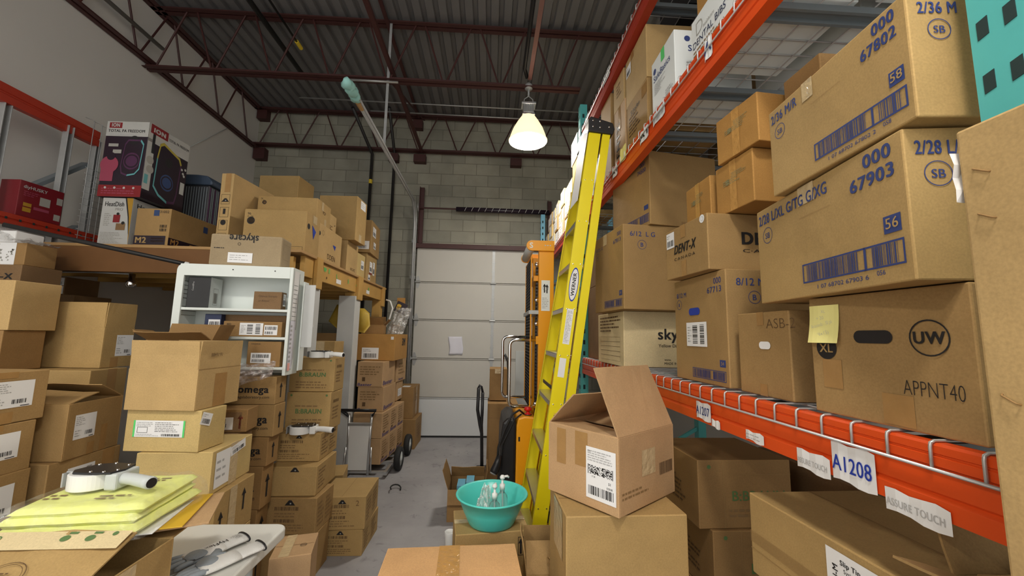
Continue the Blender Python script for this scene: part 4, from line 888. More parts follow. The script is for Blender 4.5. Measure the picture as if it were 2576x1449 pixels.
carton('l7', 'carton with half-open top flaps and a white label beside the green-edged label stack', 'deep', open_={'F': (.15, -74), 'K': (.15, -60), 'L': (.13, -92), 'R': (.13, -112)}, stickers=[('R', .13,.33,.50,.78,'ship')], tape=[('R', .62,.0,.74,.5), ('R', .40,.0,.52,.22)])
carton('l9', 'carton with a white label directly under the half-open one', 'deep', stickers=[('R', .25,.45,.62,.85,'vert')], tape=[('R', .72,.1,.9,1.)])
carton('l9b', 'carton at the bottom of the half-open carton stack', 'deep', pose=(-2.178, 2.143, 0, .45, .335, .695, -.04))
mv('l5', h=.235)
carton('l5', 'large open carton with upright flaps and a white label, under the timber platform edge', 'tan', open_={'F': (.15, 1), 'R': (.15, 2), 'L': (.15, 14), 'K': (.15, -20)}, stickers=[('R', .42,.28,.98,.82,'ship')], tape=[('R', .30,.0,.55,.25)])
carton('l6', 'carton directly under the large open carton with upright flaps', 'tan', tape=[('R', .45,.0,.70,1.0)])
carton('l6b', 'carton at the bottom of the stack under the large open carton', 'tan', pose=(-2.449, 2.46, 0, .48, .22, 1.023, 0))
for k_, lb, hh in (('l8a', 'top carton of the stack with white labels behind the yellow gowns', 0), ('l8b', 'second carton down in the stack with white labels behind the yellow gowns', 0), ('l8c', 'third carton down in the stack with white labels behind the yellow gowns', 0)):
    carton(k_, lb, 'deep', 'cartons of the white label stack', stickers=[('R', .57,.30,.89,.82,'ship')], tape=[('R', .60,.88,.76,1.0), ('R', .60,.0,.76,.22)])
carton('l8d', 'bottom carton of the stack with white labels behind the yellow gowns', 'deep', stickers=[('R', .57,.5,.89,.9,'ship')], pose=(-2.165, 1.68, 0, .34, .5, .746, 0))
carton('l10a', 'tan carton with a small dark mark beside the large open carton with upright flaps', 'light', prints=[('F', 'rect', .30, .38, .40, .52, BK)], pose=(-2.707, 2.325, 1.590, .40, .23, .263, 0))
carton('l10b', 'brown carton under the tan one with a small dark mark', 'brown', pose=(-2.715, 2.31, 1.38, .38, .20, .208, 0))
carton('l10c', 'tall carton at the bottom under the dark mark carton', 'brown', pose=(-2.90, 2.31, 0, .38, .20, 1.378, 0))
# ------------------------------------------------------------------ middle-left stacks and the cart
ECP = [('F', 'bars', .22,.66,.66,.76, 'ink_brown', .005), ('F', 'lines', .22,.46,.72,.62, 2, 'ink_fade'), ('F', 'bars', .22,.33,.60,.42, 'ink_brown', .005), ('F', 'lines', .2,.08,.85,.30, 3, 'ink_fade'), ('R', 'lines', .1,.15,.45,.85, 6, 'ink_fade'), ('R', 'lines', .55,.15,.9,.85, 6, 'ink_fade')]
carton('e8', 'bottom carton of the short stack on the floor by the aisle', 'tan', 'triangle-mark cartons', prints=[('F','tri',.5,.80,.15,BK)]+ECP)
carton('e7', 'carton with a handwritten 2, top of the short stack on the floor by the aisle', 'tan', 'triangle-mark cartons', prints=[('F','tri',.52,.78,.13,BK), t('F', '2', .80, .72, .17, 'ink_brown', bold=-.01)]+ECP, seam='y')
carton('e6', 'lowest triangle-mark carton of the tall stack with the tape gun', 'deep', 'triangle-mark cartons', prints=[('F','tri',.5,.80,.15,BK)]+ECP)
carton('e6b', 'carton at floor level under the tall stack with the tape gun', 'deep', pose=(-1.298, 2.98, 0, .351, .24, .274, 0))
carton('e5', 'carton with only a dark triangle mark on its front, middle of the tall stack', 'tan', 'triangle-mark cartons', prints=[('F','tri',.55,.82,.16,BK), ('R', 'lines', .1,.15,.45,.85, 6, 'ink_fade')])
mv('e4', d=.34, y=3.165); mv('e2', y=3.20); mv('e1', y=3.215); mv('e6', d=.24, y=2.98)
carton('e4', 'triangle-mark carton holding the white tape gun', 'tan', 'triangle-mark cartons', prints=[('F','tri',.58,.83,.12,BK)]+ECP)
GB = [t('F', 'B:BRAUN', .22, .44, .125, 'ink_green', bold=.026, width=.58), ('F', 'lines', .2,.60,.8,.68, 1, 'ink_fade'), ('F', 'lines', .15,.08,.85,.32, 3, 'ink_fade'), ('F', 'disc', .10,.92,.03, 'ink_green'), ('F', 'disc', .90,.92,.03, 'ink_green'), ('R', 'bars', .2,.70,.7,.78, 'ink_brown'), ('R', 'lines', .2,.25,.75,.62, 4, 'ink_fade')]
carton('e2', 'lower of two cartons with green lettering on the tall stack', 'tan', 'green lettering cartons', prints=GB)
carton('e1', 'upper of two cartons with green lettering on the tall stack', 'tan', 'green lettering cartons', prints=GB, seam='x')
carton('e9', 'small carton with a crossed circle mark under the table edge', 'pink', prints=[('T', 'ring', .72,.45,.07,.002, BK), ('T', 'rect', .66,.44,.78,.455, BK), ('F', 'lines', .2,.05,.8,.18, 1, BK)], tape=[('T', .2,.0,.45,1.0,'tape_clear')], pose=(-.995, 2.287, 0, .19, .227, .496, .25), seam='x')
carton('e10', 'carton with a dark hand hole on the floor beside the cart', 'tan', holes=[('R', .6,.35,.3,.2,BK)])
GA = [t('F', 'omega', .48, .42, .26, BK, bold=.03, width=.42), t('F', 'omegalaboratory.com', .40, .22, .10, BK, width=.52), ('R', 'arrow', .5,.22,.55, BK)]
mv('g1', d=.13, y=2.765, h=.175)
carton('g1', 'top carton with round black lettering under the white shelf unit, plastic over it', 'deep', 'round black lettering cartons', prints=GA)
carton('g2', 'second carton with round black lettering below the white shelf unit', 'deep', 'round black lettering cartons', prints=GA)
carton('g3', 'third carton with round black lettering below the white shelf unit', 'brown', 'round black lettering cartons', prints=GA)
carton('g4', 'fourth carton with round black lettering down below the white shelf unit', 'brown', 'round black lettering cartons', prints=GA, pose=(-1.635, 2.763, .50, .45, .13, .258, 0))
carton('g5', 'fifth carton with round black lettering, second from the floor', 'brown', 'round black lettering cartons', prints=GA, pose=(-1.65, 2.763, .25, .45, .13, .248, 0))
carton('g6', 'bottom carton with round black lettering, on the floor', 'brown', 'round black lettering cartons', prints=GA, pose=(-1.66, 2.763, 0, .45, .13, .248, 0))
carton('t1', 'dark-fronted carton with a white label and red arrow', 'brown', prints=[('F', 'rect', .05,.05,.92,.88, 'cb_dark'), ('F', 'arrow', .90,.15,.65, 'ion_red')], stickers=[('F', .38,.12,.80,.66,(('10011',.35,.2,.3,BK,.01), ('||||||||||||',.1,.6,.3,BK,.02)))])
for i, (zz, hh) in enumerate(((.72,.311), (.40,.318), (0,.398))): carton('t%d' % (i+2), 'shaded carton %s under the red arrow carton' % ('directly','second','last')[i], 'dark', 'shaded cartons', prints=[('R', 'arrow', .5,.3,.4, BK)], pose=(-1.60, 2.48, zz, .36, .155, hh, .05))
BX = [t('F', 'Baxter', .03, .03, .12, 'ink_purple', bold=.025, slant=.2, width=.55), ('F', 'lines', .1,.45,.9,.85, 4, 'ink_fade'), ('F', 'rect', .2,.22,.32,.38, 'ink_brown'), t('R', 'Baxter', .06, .06, .17, 'ink_purple', bold=.03, slant=.2, width=.72)]
BXS = [t('R', 'Baxter', .10, .05, .14, 'ink_purple', bold=.03, slant=.2, width=.8), ('R', 'lines', .15,.3,.85,.9, 6, 'ink_fade'), ('R', 'rect', .2,.18,.4,.26, 'ink_brown')]
x, y, z, w, d, h, yaw = P['bxl']; ca, sa = math.cos(yaw), math.sin(yaw)
for r in range(2):
    for c in range(3):
        ly = -d/2+(c+.5)*d/3
        carton('c', '%s tier carton with purple lettering on the hand cart, %s from the handle' % (('lower','upper')[r], ('first','second','third')[c]), 'pink', 'purple lettering cartons', prints=BXS, pose=(x-sa*ly, y+ca*ly, z+r*h/2+.001*r, w, d/3-.003, h/2-.002, yaw))
carton('bx2', 'carton with purple lettering resting on the cart load, lower one', 'pink', 'purple lettering cartons', prints=BX)
carton('bx1', 'carton with purple lettering just under the large brown carton', 'pink', 'purple lettering cartons', prints=BX)
carton('bx3', 'carton with small print under the back of the large brown carton', 'pink', prints=[('R', 'lines', .2,.3,.9,.85, 4, 'ink_fade'), t('R', 'Baxter', .25, .05, .10, 'ink_purple', bold=.02, width=.5)])
carton('bx4', 'carton with a clear pouch under the small print carton', 'pink', stickers=[('R', .2,.2,.8,.6,'hand')], pose=(-1.39, 5.74, .70, .30, .30, .257, -.05))
carton('bx5', 'carton standing behind the cart load', 'pink', pose=(-1.52, 5.86, 0, .12, .20, .698, 0))
carton('b3m', 'large brown carton with two big black characters on its end, above the cart load', 'orange', prints=[t('R', '3M', .55, .55, .30, BK, bold=.04)], stickers=[('F', .30,.05,.66,.48,'bar'), ('F', .91,.80,.97,.91,'hand')])
mv('br2', y=6.10, d=.52); mv('br1', y=6.13, d=.46)
carton('br2', 'lower scuffed carton on the floor beside the dock door', 'brown', prints=[('R', 'lines', .3,.3,.8,.8, 5, 'cb_dark')])
carton('br1', 'upper scuffed carton beside the dock door, white slip on top', 'brown', prints=[('R', 'lines', .2,.5,.6,.8, 3, 'cb_dark'), ('T', 'rect', .5,.1,.8,.4, 'paper')], tape=[('R', .4,.0,.6,1.0,'tape_tan')])
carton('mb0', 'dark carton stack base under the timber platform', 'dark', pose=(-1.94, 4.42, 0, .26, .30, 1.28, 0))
carton('mb1', 'tan carton on the dark one under the timber platform', 'tan', tape=[('F', .35,.0,.65,1.0,'tape_clear')], pose=(-1.77, 4.41, 1.28, .30, .26, .235, 0))
carton('mb2', 'brown carton behind the tan one under the timber platform', 'brown', stickers=[('R', .6,.6,.9,.95,'hand')], pose=(-2.0, 5.15, 1.40, .34, .34, .20, 0))
carton('mb3', 'brown carton supporting the open one under the timber platform', 'brown', pose=(-2.0, 5.15, 0, .34, .34, 1.398, 0))
carton('oc', 'open empty carton lying on the large brown carton above the cart', 'brown', open_={'F': (.10, 25), 'K': (.12, -15), 'R': (.1, 40)}, pose=(-1.58, 5.52, 1.601, .28, .22, .12, .1))
ct = thing('hand_cart', 'folding silver hand cart with black handle carrying purple lettering cartons', 'cart', (-1.36, 5.20, -.012))
m_ = MB()
for xx in (-.19, .235): m_.bar((xx,-.53,.075), (xx,.50,.098), .035, .04, 'alu')
for yy in (-.5, -.2, .1, .4): m_.bar((-.19,yy,.085), (.235,yy,.085), .03, .025, 'alu')
m_.build('platform_frame', ct, bevel=.003)
m_ = MB()
for xx in (-.185, .05): m_.tube([(xx,-.55,.06), (xx,-.535,.42), (xx-.01 if xx < 0 else xx+.005,-.53,.72)], .014, 'alu', 10)
m_.tube([(-.185,-.535,.60), (.05,-.535,.60)], .012, 'alu', 8); m_.build('handle_frame', ct, smooth=True)
MB().box((-.20,-.56,.595), (.06,-.52,.625), 'alu').build('crossbar', ct, bevel=.004)
m_ = MB(); m_.tube([(-.195,-.53,.69), (-.25,-.53,.73), (-.33,-.53,.755), (.10,-.53,.755), (.06,-.53,.70)], .017, 'plastic_black', 10); m_.build('handle', ct, smooth=True)
MB().box((-.185,-.545,.115), (.05,-.53,.595), 'plastic_white').build('folded_panel', ct, bevel=.004, label='off-white folded panel')
for xx, s in ((-.215, 1), (.085, -1)): MB().tube([(xx,-.56,.10), (xx+.012*s,-.545,.36)], .009, 'alu', 8).build('strut', ct, smooth=True)
RW = Matrix.Rotation(math.pi/2, 3, 'Y')
for (xx, yy) in ((.315, -.22), (.30, .38), (-.26, .05), (-.26, .38)):
    wz = .147; wn = MB(); wn.lathe([(.085,-.032), (.118,-.036), (.133,-.022), (.135,0), (.133,.022), (.118,.036), (.085,.032)], 'rubber', 32, (xx,yy,wz), RW); o = wn.build('wheel', ct, smooth=True)
    MB().lathe([(0,-.03), (.085,-.028), (.088,0), (.085,.028), (.03,.028), (.028,.038), (0,.04)], 'plastic_grey', 24, (xx,yy,wz), RW).build('hub', o, smooth=True)
MB().bar((-.20,-.22,.065), (.30,-.22,.125), .02, .02, 'alu').build('axle', ct); MB().bar((-.26,.38,.07), (.29,.38,.07), .02, .02, 'alu').build('axle', ct)
o = MB().tube([(-.93+.05*math.cos(a), 4.35+.08*math.sin(a), .012+.03*math.sin(a/2)) for a in [i*.5 for i in range(9)]], .007, 'rubber', 8).build('cable', smooth=True); tag(o, 'short loop of black cable on the floor beside the short stack', 'cable')
carton('lx', 'open carton with flaps spread, half hidden behind the upright-flap carton', 'brown', open_={'F': (.11, 66), 'K': (.10, 20), 'L': (.10, 60), 'R': (.10, 24)}, pose=(-1.80, 2.49, 1.165, .36, .15, .385, .02))
# ------------------------------------------------------------------ tape guns
def tape_gun(loc, yaw, label, s=1., handle='plastic_grey', roll='plastic_white'):
    g = thing('tape_gun', label, 'tape dispenser', loc, yaw); g.scale = (1, 1, 1); k = s
    MB().lathe([(.032*k,0), (.060*k,0), (.063*k,.002*k), (.063*k,.046*k), (.060*k,.048*k), (.032*k,.048*k), (.032*k,0)], roll, 40).build('tape_roll', g, smooth=False)
    pl = [(-.050,-.02), (-.03,-.045), (.03,-.05), (.085,-.045), (.10,-.01), (.085,.045), (.02,.055), (-.03,.04)]
    MB().prism([(a*k, b*k) for a, b in pl], .0485*k, .055*k, 'plastic_black', 'z').build('side_plate', g, bevel=.002)
    m = MB()
    for a, b in ((.02,-.04), (.06,-.04), (.085,-.02), (.075,.03), (.02,.045), (-.02,.03)): m.lathe([(0,.0585*k), (.0035*k,.058*k), (.004*k,.055*k)], 'chrome', 10, (a*k,b*k,0))
    m.build('rivet', g, smooth=True)
    MB().box((.068*k,-.045*k,.0), (.105*k,.04*k,.050*k), handle).build('frame', g, bevel=.006*k)
    m = MB(); m.tube([(.085*k,-.015*k,.026*k), (.115*k,-.02*k,.030*k), (.15*k,-.03*k,.030*k), (.195*k,-.042*k,.027*k), (.215*k,-.047*k,.026*k)], [.019*k,.017*k,.0175*k,.0185*k,.019*k], handle, 16); m.lathe([(0,0)], handle) if False else None; m.build('handle', g, smooth=True)
    m = MB(); d = Vector((.02,-.005,-.001)).normalized(); m.tube([Vector((.2145*k,-.0468*k,.026*k)), Vector((.2165*k,-.0475*k,.026*k))], .015*k, 'plastic_black', 14); m.build('handle_end', g)
    m = MB(); m.box((-.075*k,-.03*k,.004*k), (-.070*k,.03*k,.046*k), 'galv'); m.box((-.072*k,-.02*k,.046*k), (-.02*k,.02*k,.050*k), 'galv'); m.build('cutter', g)
    return g
# ------------------------------------------------------------------ white shelf unit and what is on it
cx, cy, cz, cw, cd, ch, cya = P['cab']; HB = 1.322
hu = thing('shelf_unit', 'white open shelf unit with rounded corner, papers taped on its side', 'shelf', (cx, cy, HB), cya)
T_ = .018; top = 2.041-HB; x0, x1, y0, y1 = -cw/2, cw/2, -cd/2, cd/2
def hb(n, a, b, m='shelf_white', bev=.003, label=None): return MB().box(a, b, m).build(n, hu, bevel=bev, label=label)
hb('back_panel', (x0,y1-.006,0), (x1,y1,top)); hb('side_panel', (x1-T_,y0,0), (x1,y1-.006,top))
hb('side_panel', (x0+.012,y0+.004,0), (x0+.03,y1-.006,top)); hb('outer_side', (x0-.004,y0+.012,0), (x0+.011,y1,top-.012), 'shelf_blue', label='grey-blue outer side')
MB().prism([(x0,0), (x0+.045,0), (x0+.045,top-.078), (x1-.02,top-.078), (x1-.02,top), (x0+.04,top), (x0+.018,top-.008), (x0+.005,top-.022), (x0,top-.04)], y0-.004, y0+.012, 'shelf_white').build('front_frame', hu, bevel=.002)
hb('front_stile', (x1-.02,y0-.004,0), (x1,y0+.012,top)); hb('top_panel', (x0+.03,y0+.012,top-.014), (x1-T_,y1-.006,top-.001))
for z in (1.755, 1.571, 1.375): hb('shelf', (x0+.03,y0+.004,z-HB-.017), (x1-T_,y1-.006,z-HB))
m_ = MB()
for i in range(9):
    if i not in (5,): m_.box((x0+.0302,y0+.02,1.93-HB-.028*i), (x0+.033,y1-.02,1.932-HB-.028*i), 'door_seam')
m_.build('slot_strip', hu)
m_ = MB(); f_ = Face((x1,y0,0), (0,1,0), (0,0,1), cd, top)
put_rect(m_, f_, .015, .32, .10, top-.02, 'paper', .002); put_rect(m_, f_, .008, .04, .085, .36, 'paper_lilac', .004); put_rect(m_, f_, .008, .03, .045, .08, 'paper_pink', .006)
for i in range(9): put_rect(m_, f_, .02, .36+.03*i, .085, .362+.03*i, BK, .0035)
put_rect(m_, f_, .105, .30, .109, top-.03, BK, .002); put_lines(m_, f_, .015, .08, .05, .34, 9, 'pen_grey', 3, .006)
m_.build('taped_paper', hu, fix=False)
hb('side_board', (x1+.028,y1-.05,.18), (x1+.10,y1-.04,.62), 'post_white'); hb('side_board', (x1+.02,y1-.06,.02), (x1+.03,y1+.02,.64), 'shelf_white')
m_ = MB()
for u in (-.02, .24): m_.lathe([(0,0), (.004,.001)], BK, 8, (u,y0-.0055,top-.03), Matrix.Rotation(math.pi/2, 3, 'X'))
m_.build('screw_hole', hu)
def hp(lx, ly, z, w, d, h, ya=0.): 
    c, s = math.cos(cya), math.sin(cya); return (cx+c*lx-s*ly, cy+s*lx+c*ly, z, w, d, h, cya+ya)
carton('sx1', 'black box upright on the upper white shelf', 'plastic_black', prints=[t('F', 'ComfiPro', .28, .55, .055, 'pen_grey', rot=90), ('R', 'rect', 0,0,1,1, 'plastic_grey'), ('R', 'frame', .3,.1,.7,.65,.002,BK), ('R', 'rect', .35,.15,.65,.5, 'pattern_grey')], pose=hp(-.225,-.015,1.756,.135,.13,.20), name='product_box')
carton('sx2', 'brown handwritten carton on the upper white shelf', 'dark', prints=[t('F', 'Gloves Sample', .18, .68, .12, BK, bold=-.02, width=.66), t('F', 'or Amoor', .18, .42, .12, BK, bold=-.02, width=.4)], stickers=[('R', .3,.2,.8,.9,'bar')], pose=hp(.195,-.03,1.756,.175,.08,.118))
carton('sx3', 'long parcel with two white labels on the second white shelf', 'brown', stickers=[('F', .28,.10,.68,.90,'vert'), ('F', .70,.12,.93,.78,'bars2')], prints=[t('F', 'BIO', .06, .75, .12, BK)], pose=hp(.12,-.035,1.572,.36,.07,.10))
carton('sx4', 'tall brown carton standing behind the long parcel', 'dark', pose=hp(.08,.045,1.572,.42,.07,.145))
carton('sx5', 'navy edged package with a label beside the long parcel', 'navy_print', stickers=[('F', .25,.1,.95,.75,'bars2')], pose=hp(-.14,-.02,1.572,.10,.05,.145), name='package')
carton('sx6', 'small brown carton at the end of the second white shelf', 'brown', pose=hp(-.245,.0,1.572,.09,.08,.07))
carton('sx7', 'carton with a white label on the lowest white shelf', 'brown', stickers=[('F', .12,.15,.72,.55,'bars2')], prints=[t('F', 'WINDIAGE', .1, .88, .05, BK)], pose=hp(.205,-.02,1.376,.205,.11,.165))
mv('skyc', z=2.043, h=.216)
carton('skyc', 'worn carton with upside-down black print on top of the white shelf unit', 'grey', prints=[t('F', 'skycare', .66, .99, .24, BK, bold=.02, rot=180, width=.40), ('F', 'ring', .40,.70,.045,.002, BK), ('F', 'lines', .06,.52,.30,.58, 1, BK), ('R', 'frame', .2,.3,.8,.8,.001,'ink_brown')], stickers=[('F', .26,.10,.60,.42,'hand')], dent=.010, bev=.012)
def film_sheet(name, label, cat, fn, m='film', nu=22, nv=18, loc=(0,0,0), group=None):
    o = MB().sheet(fn, nu, nv, m).build(name, smooth=True, fix=False); o.location = loc; return tag(o, label, cat, group)
def crumple(u, v, a=.012, f=7.): return noise.noise(Vector((u*f, v*f, 1.3)))*a + noise.noise(Vector((u*f*2.3, v*f*2.3, 4.)))*a*.5
pb = film_sheet('plastic_wrap', 'crumpled clear plastic wrap hanging under the white shelf unit', 'plastic wrap', lambda u, v: (-1.86+.50*u, 2.665-.05*math.sin(v*2.4)*(.5+.5*math.sin(u*3))-.02+crumple(u,v,.03), 1.37+.05*u-(.20-.11*u)*v+crumple(v,u,.014)), 'film_pink', 30, 18)
MB().sheet(lambda u, v: (-1.70+.10*u, 2.618+.004*math.sin(u*5), 1.215+.075*v), 3, 3, 'paper').build('label_sheet', pb, fix=False)
# ------------------------------------------------------------------ goods on the timber platform
def poly_ring(mb, F, pts, t, ms, k):
    n = len(pts); cx_ = sum(p[0] for p in pts)/n; cy_ = sum(p[1] for p in pts)/n
    for i in range(n):
        a, b = pts[i], pts[(i+1) % n]; sh = lambda p: (p[0]+(cx_-p[0])*t, p[1]+(cy_-p[1])*t)
        mb.add([F.p(*a, k), F.p(*b, k), F.p(*sh(b), k), F.p(*sh(a), k)], [(0,1,2,3)], ms[i % len(ms)])
def ion_art(root, w, d, h):
    for fc in 'FR':
        F_ = box_face(w, d, h, fc); U, V = F_.U, F_.V; mb = MB()
        R_ = lambda a, b, c, e, m, k=.0010: put_rect(mb, F_, a*U, b*V, c*U, e*V, m, k)
        if fc == 'F':
            R_(0,.80,1,1,'ion_white'); R_(.06,.91,.36,.985,'ion_red',.0016); put_text(mb, F_, 'ION', .12*U, .925*V, .05*V, 'ion_white', .04, width=.18*U, k=.0022); put_text(mb, F_, 'TOTAL PA FREEDOM', .05*U, .855*V, .038*V, BK, .02, width=.86*U, k=.0016); put_lines(mb, F_, .08*U, .81*V, .8*U, .84*V, 1, 'pen_grey', 2, .0016)
            R_(0,0,1,.15,'ion_red'); put_lines(mb, F_, .08*U, .03*V, .92*U, .12*V, 3, 'ion_pink', 4, .0016)
            for i in range(4): put_disc(mb, F_, (.16+.22*i)*U, .115*V, .010, 'ion_white', .0018, 10)
            R_(.10,.66,.33,.70,'pattern_grey'); R_(.22,.57,.42,.62,'pattern_grey')
            put_disc(mb, F_, .18*U, .42*V, .075, 'ion_pink', .0014, 20); R_(.0,.20,.30,.38,'ion_pink',.0013); put_disc(mb, F_, .20*U, .53*V, .035, 'ion_dark', .0018, 16)
            oc = [(.48,.30), (.62,.27), (.80,.29), (.90,.36), (.94,.70), (.86,.76), (.56,.76), (.49,.70), (.44,.40)]; cols = ['ion_purple','ion_cyan','ion_cyan','ion_cyan','ion_cyan','ion_purple','ion_purple','ion_purple','ion_purple']
            cxx, cyy = .69, .47
        else:
            R_(0,.76,1,1,'ion_white'); R_(.04,.88,.44,1.0,'ion_red',.0016); put_text(mb, F_, 'ION', .11*U, .905*V, .06*V, 'ion_white', .05, width=.26*U, k=.0022); put_text(mb, F_, 'TOTAL PA FREEDOM', .46*U, .90*V, .036*V, BK, .02, width=.52*U, k=.0016); put_lines(mb, F_, .5*U, .83*V, .95*U, .88*V, 2, 'pen_grey', 6, .0016)
            R_(0,.12,.16,.80,'ion_white'); R_(.10,.62,.16,.90,'plastic_black',.0016); put_disc(mb, F_, .10*U, .52*V, .035, 'pattern_grey', .0018, 18); put_disc(mb, F_, .12*U, .40*V, .035, 'pattern_grey', .0018, 18); R_(.02,.20,.10,.32,'ion_cyan',.0016)
            for a, b in ((.90,.55), (.95,.62), (.86,.60), (.93,.52)): put_disc(mb, F_, a*U, b*V, .012, 'ion_white', .0016, 10)
            R_(.86,.25,.97,.42,'ion_white',.0014)
            oc = [(.22,.20), (.36,.10), (.58,.04), (.76,.07), (.80,.20), (.84,.66), (.78,.74), (.36,.84), (.28,.80), (.24,.60)]; cols = ['ion_cyan','ion_cyan','ion_purple','ion_purple','ion_purple','ion_gold','ion_gold','ion_gold','ion_gold','ion_cyan']
            cxx, cyy = .53, .32
        pts = [(a*U, b*V) for a, b in oc]; put_poly(mb, F_, pts, 'ion_dark', .0018); poly_ring(mb, F_, pts, .09, cols, .0024)
        put_disc(mb, F_, cxx*U, cyy*V, .075, 'ion_blue' if fc == 'R' else 'ion_purple', .0022, 24, ex=.9); put_ring(mb, F_, cxx*U, cyy*V, .06, .012, 'ion_dark', .0026, 24); put_disc(mb, F_, cxx*U, (cyy+.28)*V, .04, 'plastic_black', .0022, 20)
        mb.build('printed_art', root, fix=False)
    m = MB(); m.box((-w*.1,-d*.3,h), (w/2-.01,-d*.05,h+.008), 'ion_red'); m.build('lid_flap', root, bevel=.002)
carton('ion', 'tall loudspeaker carton with a red logo band and a ringed speaker picture', 'ion_dark', extra=ion_art, pose=(-3.11, 3.571, 2.70, .353, .432, .662, -.034))
def heat_art(root, w, d, h):
    for fc in 'FR':
        F_ = box_face(w, d, h, fc); U, V = F_.U, F_.V; mb = MB()
        put_text(mb, F_, 'HeatDish', .10*U, .82*V, .10*V, BK, .008, width=.62*U, k=.0016); put_text(mb, F_, 'PRO', .45*U, .73*V, .06*V, 'pattern_grey', 0, k=.0016)
        put_poly(mb, F_, [(.78*U,V), (U,V), (U,.0), (.97*U,.25*V), (.92*U,.6*V)], 'gold_print', .0012); put_poly(mb, F_, [(.74*U,V), (.79*U,V), (.93*U,.6*V), (.985*U,.25*V), (.99*U,.2*V), (.965*U,.26*V), (.89*U,.6*V)], 'plastic_black', .0016)
        put_rect(mb, F_, .42*U, .48*V, .64*U, .64*V, 'ion_red', .0014); put_rect(mb, F_, .54*U, .32*V, .84*U, .46*V, 'cb_dark', .0014); put_disc(mb, F_, .56*U, .66*V, .012, BK, .0018, 10); put_disc(mb, F_, .76*U, .47*V, .014, BK, .0018, 10)
        put_lines(mb, F_, .12*U, .40*V, .38*U, .68*V, 7, 'pattern_grey', 8, .0014); put_lines(mb, F_, .06*U, .04*V, .85*U, .28*V, 8, 'pattern_grey', 9, .0014)
        mb.build('printed_art', root, fix=False)
mat('heat_white', (.46,.46,.44), .5)
carton('hd1', 'white heater carton with a yellow swoosh under the loudspeaker carton', 'heat_white', extra=heat_art, pose=(-3.128, 3.574, 2.29, .247, .40, .405, -.021))
M2P = [('F', 'rect', .0,.02,.92,.26, 'ion_dark'), t('F', 'M2', .06, .06, .16, 'cb_tan', bold=.03), ('F', 'rect', .50,.10,.88,.13, 'cb_orange'), ('F', 'rect', .50,.17,.88,.20, 'cb_orange'), ('F', 'rect', .50,.80,.66,.96, 'ion_blue'), t('F', '31002', .68, .88, .07, BK), ('F', 'bars', .72,.48,.92,.56, BK), ('F', 'bars', .72,.38,.92,.46, BK), ('R', 'rect', .0,.02,.98,.22, 'ion_dark'), t('R', 'M2', .04, .05, .15, 'cb_orange', bold=.03), ('R', 'rect', .34,.09,.9,.12, 'cb_orange'), ('R', 'rect', .34,.15,.9,.18, 'cb_orange'), ('R', 'rect', .55,.65,.63,.83, 'ion_blue')]
carton('m2', 'long carton with dark printed bands at the platform edge', 'deep', prints=M2P)
carton('m1', 'tall narrow carton with four handling symbols on the platform', 'light', prints=[('F', 'frame', .15,.08+.17*i,.85,.21+.17*i,.002,BK) for i in range(4)]+[('F', 'arrow', .35,.10,.09,BK), ('F', 'arrow', .65,.10,.09,BK), ('F', 'disc', .5,.35,.035,BK), ('F', 'rect', .4,.46,.6,.53,BK), ('F', 'tri', .5,.62,.05,BK)], pose=(-2.275, 3.69, 2.29, .108, .548, .673, -.09), tape=[('F', .35,.75,.8,1.0)])
mv('m96c', h=.345, z=2.29, yaw=.015, y=4.0)
NM = [('F', 'disc', .11,.72,.09, BK), ('F', 'disc', .11,.72,.07, 'cb_dark'), t('F', '96', .05, .86, .06, BK), t('F', '4 - 24', .05, .80, .04, BK)]
carton('m96a', 'wide carton with a round black mark at the platform front corner', 'tan', 'carton wall on the platform', prints=NM+[('R', 'disc', .18,.66,.07, BK), ('R', 'poly', ((.42,.74),(.72,.62),(.55,.40)), 'pen_blue'), ('F', 'frame', .78,.04,.97,.12,.002,BK)], tape=[('R', .45,.8,.75,1.0,'tape_clear')])
mv('m96a', yaw=0)
carton('m96c', 'long low carton with a round hole behind the front corner carton', 'light', 'carton wall on the platform', prints=[('R', 'ring', .18,.78,.07,.002,BK), ('R', 'poly', ((.60,.60),(.74,.60),(.70,.46)), 'pen_blue'), t('R', 'DDEN', .4,.12,.16,'ink_brown'), ('R', 'disc', .05,.72,.06,BK)])
carton('m96b', 'carton with a round black mark lying on top of the platform row', 'tan', 'carton wall on the platform', prints=NM+[t('R', 'PCF', .42, .48, .14, 'ink_brown')], tape=[('R', .3,.6,.45,1.0,'tape_clear'), ('R', .55,.0,.7,.3,'tape_clear')], pose=(-1.925, 3.86, 2.651, .54, .325, .215, .02))
carton('m96d', 'carton end with striped print behind the top round-mark carton', 'light', 'carton wall on the platform', prints=[('R', 'lines', .0,.05,.5,.4, 4, 'ink_brown'), ('R', 'disc', .8,.5,.04,BK)], pose=(-1.873, 4.13, 2.637, .40, .19, .19, .02))
carton('m7', 'carton with small print under the largest carton of the platform', 'light', prints=[t('R', 'WO-PZ', .35, .08, .10, 'ink_brown')], pose=(-1.80, 4.596, 2.29, .38, .353, .348, 0))
carton('m5', 'largest plain carton at the top of the platform row, white label on its end', 'tan', stickers=[('R', .35,.78,.85,.97,'hand')], tape=[('R', .35,.0,.6,.18,'tape_clear')])
carton('m8', 'yellowish carton with a barcode slip near the platform end', 'yellow', stickers=[('R', .5,.35,.85,.75,'bar')], pose=(-1.824, 4.95, 2.29, .40, .29, .29, -.02))
carton('m9', 'carton with white and red labels at the platform end', 'tan', stickers=[('R', .30,.35,.55,.75,'bar'), ('R', .20,.05,.40,.25,'bar'), ('R', .62,.3,.8,.8,'bar')], prints=[('R', 'rect', .3,.28,.55,.34,'ion_red')])
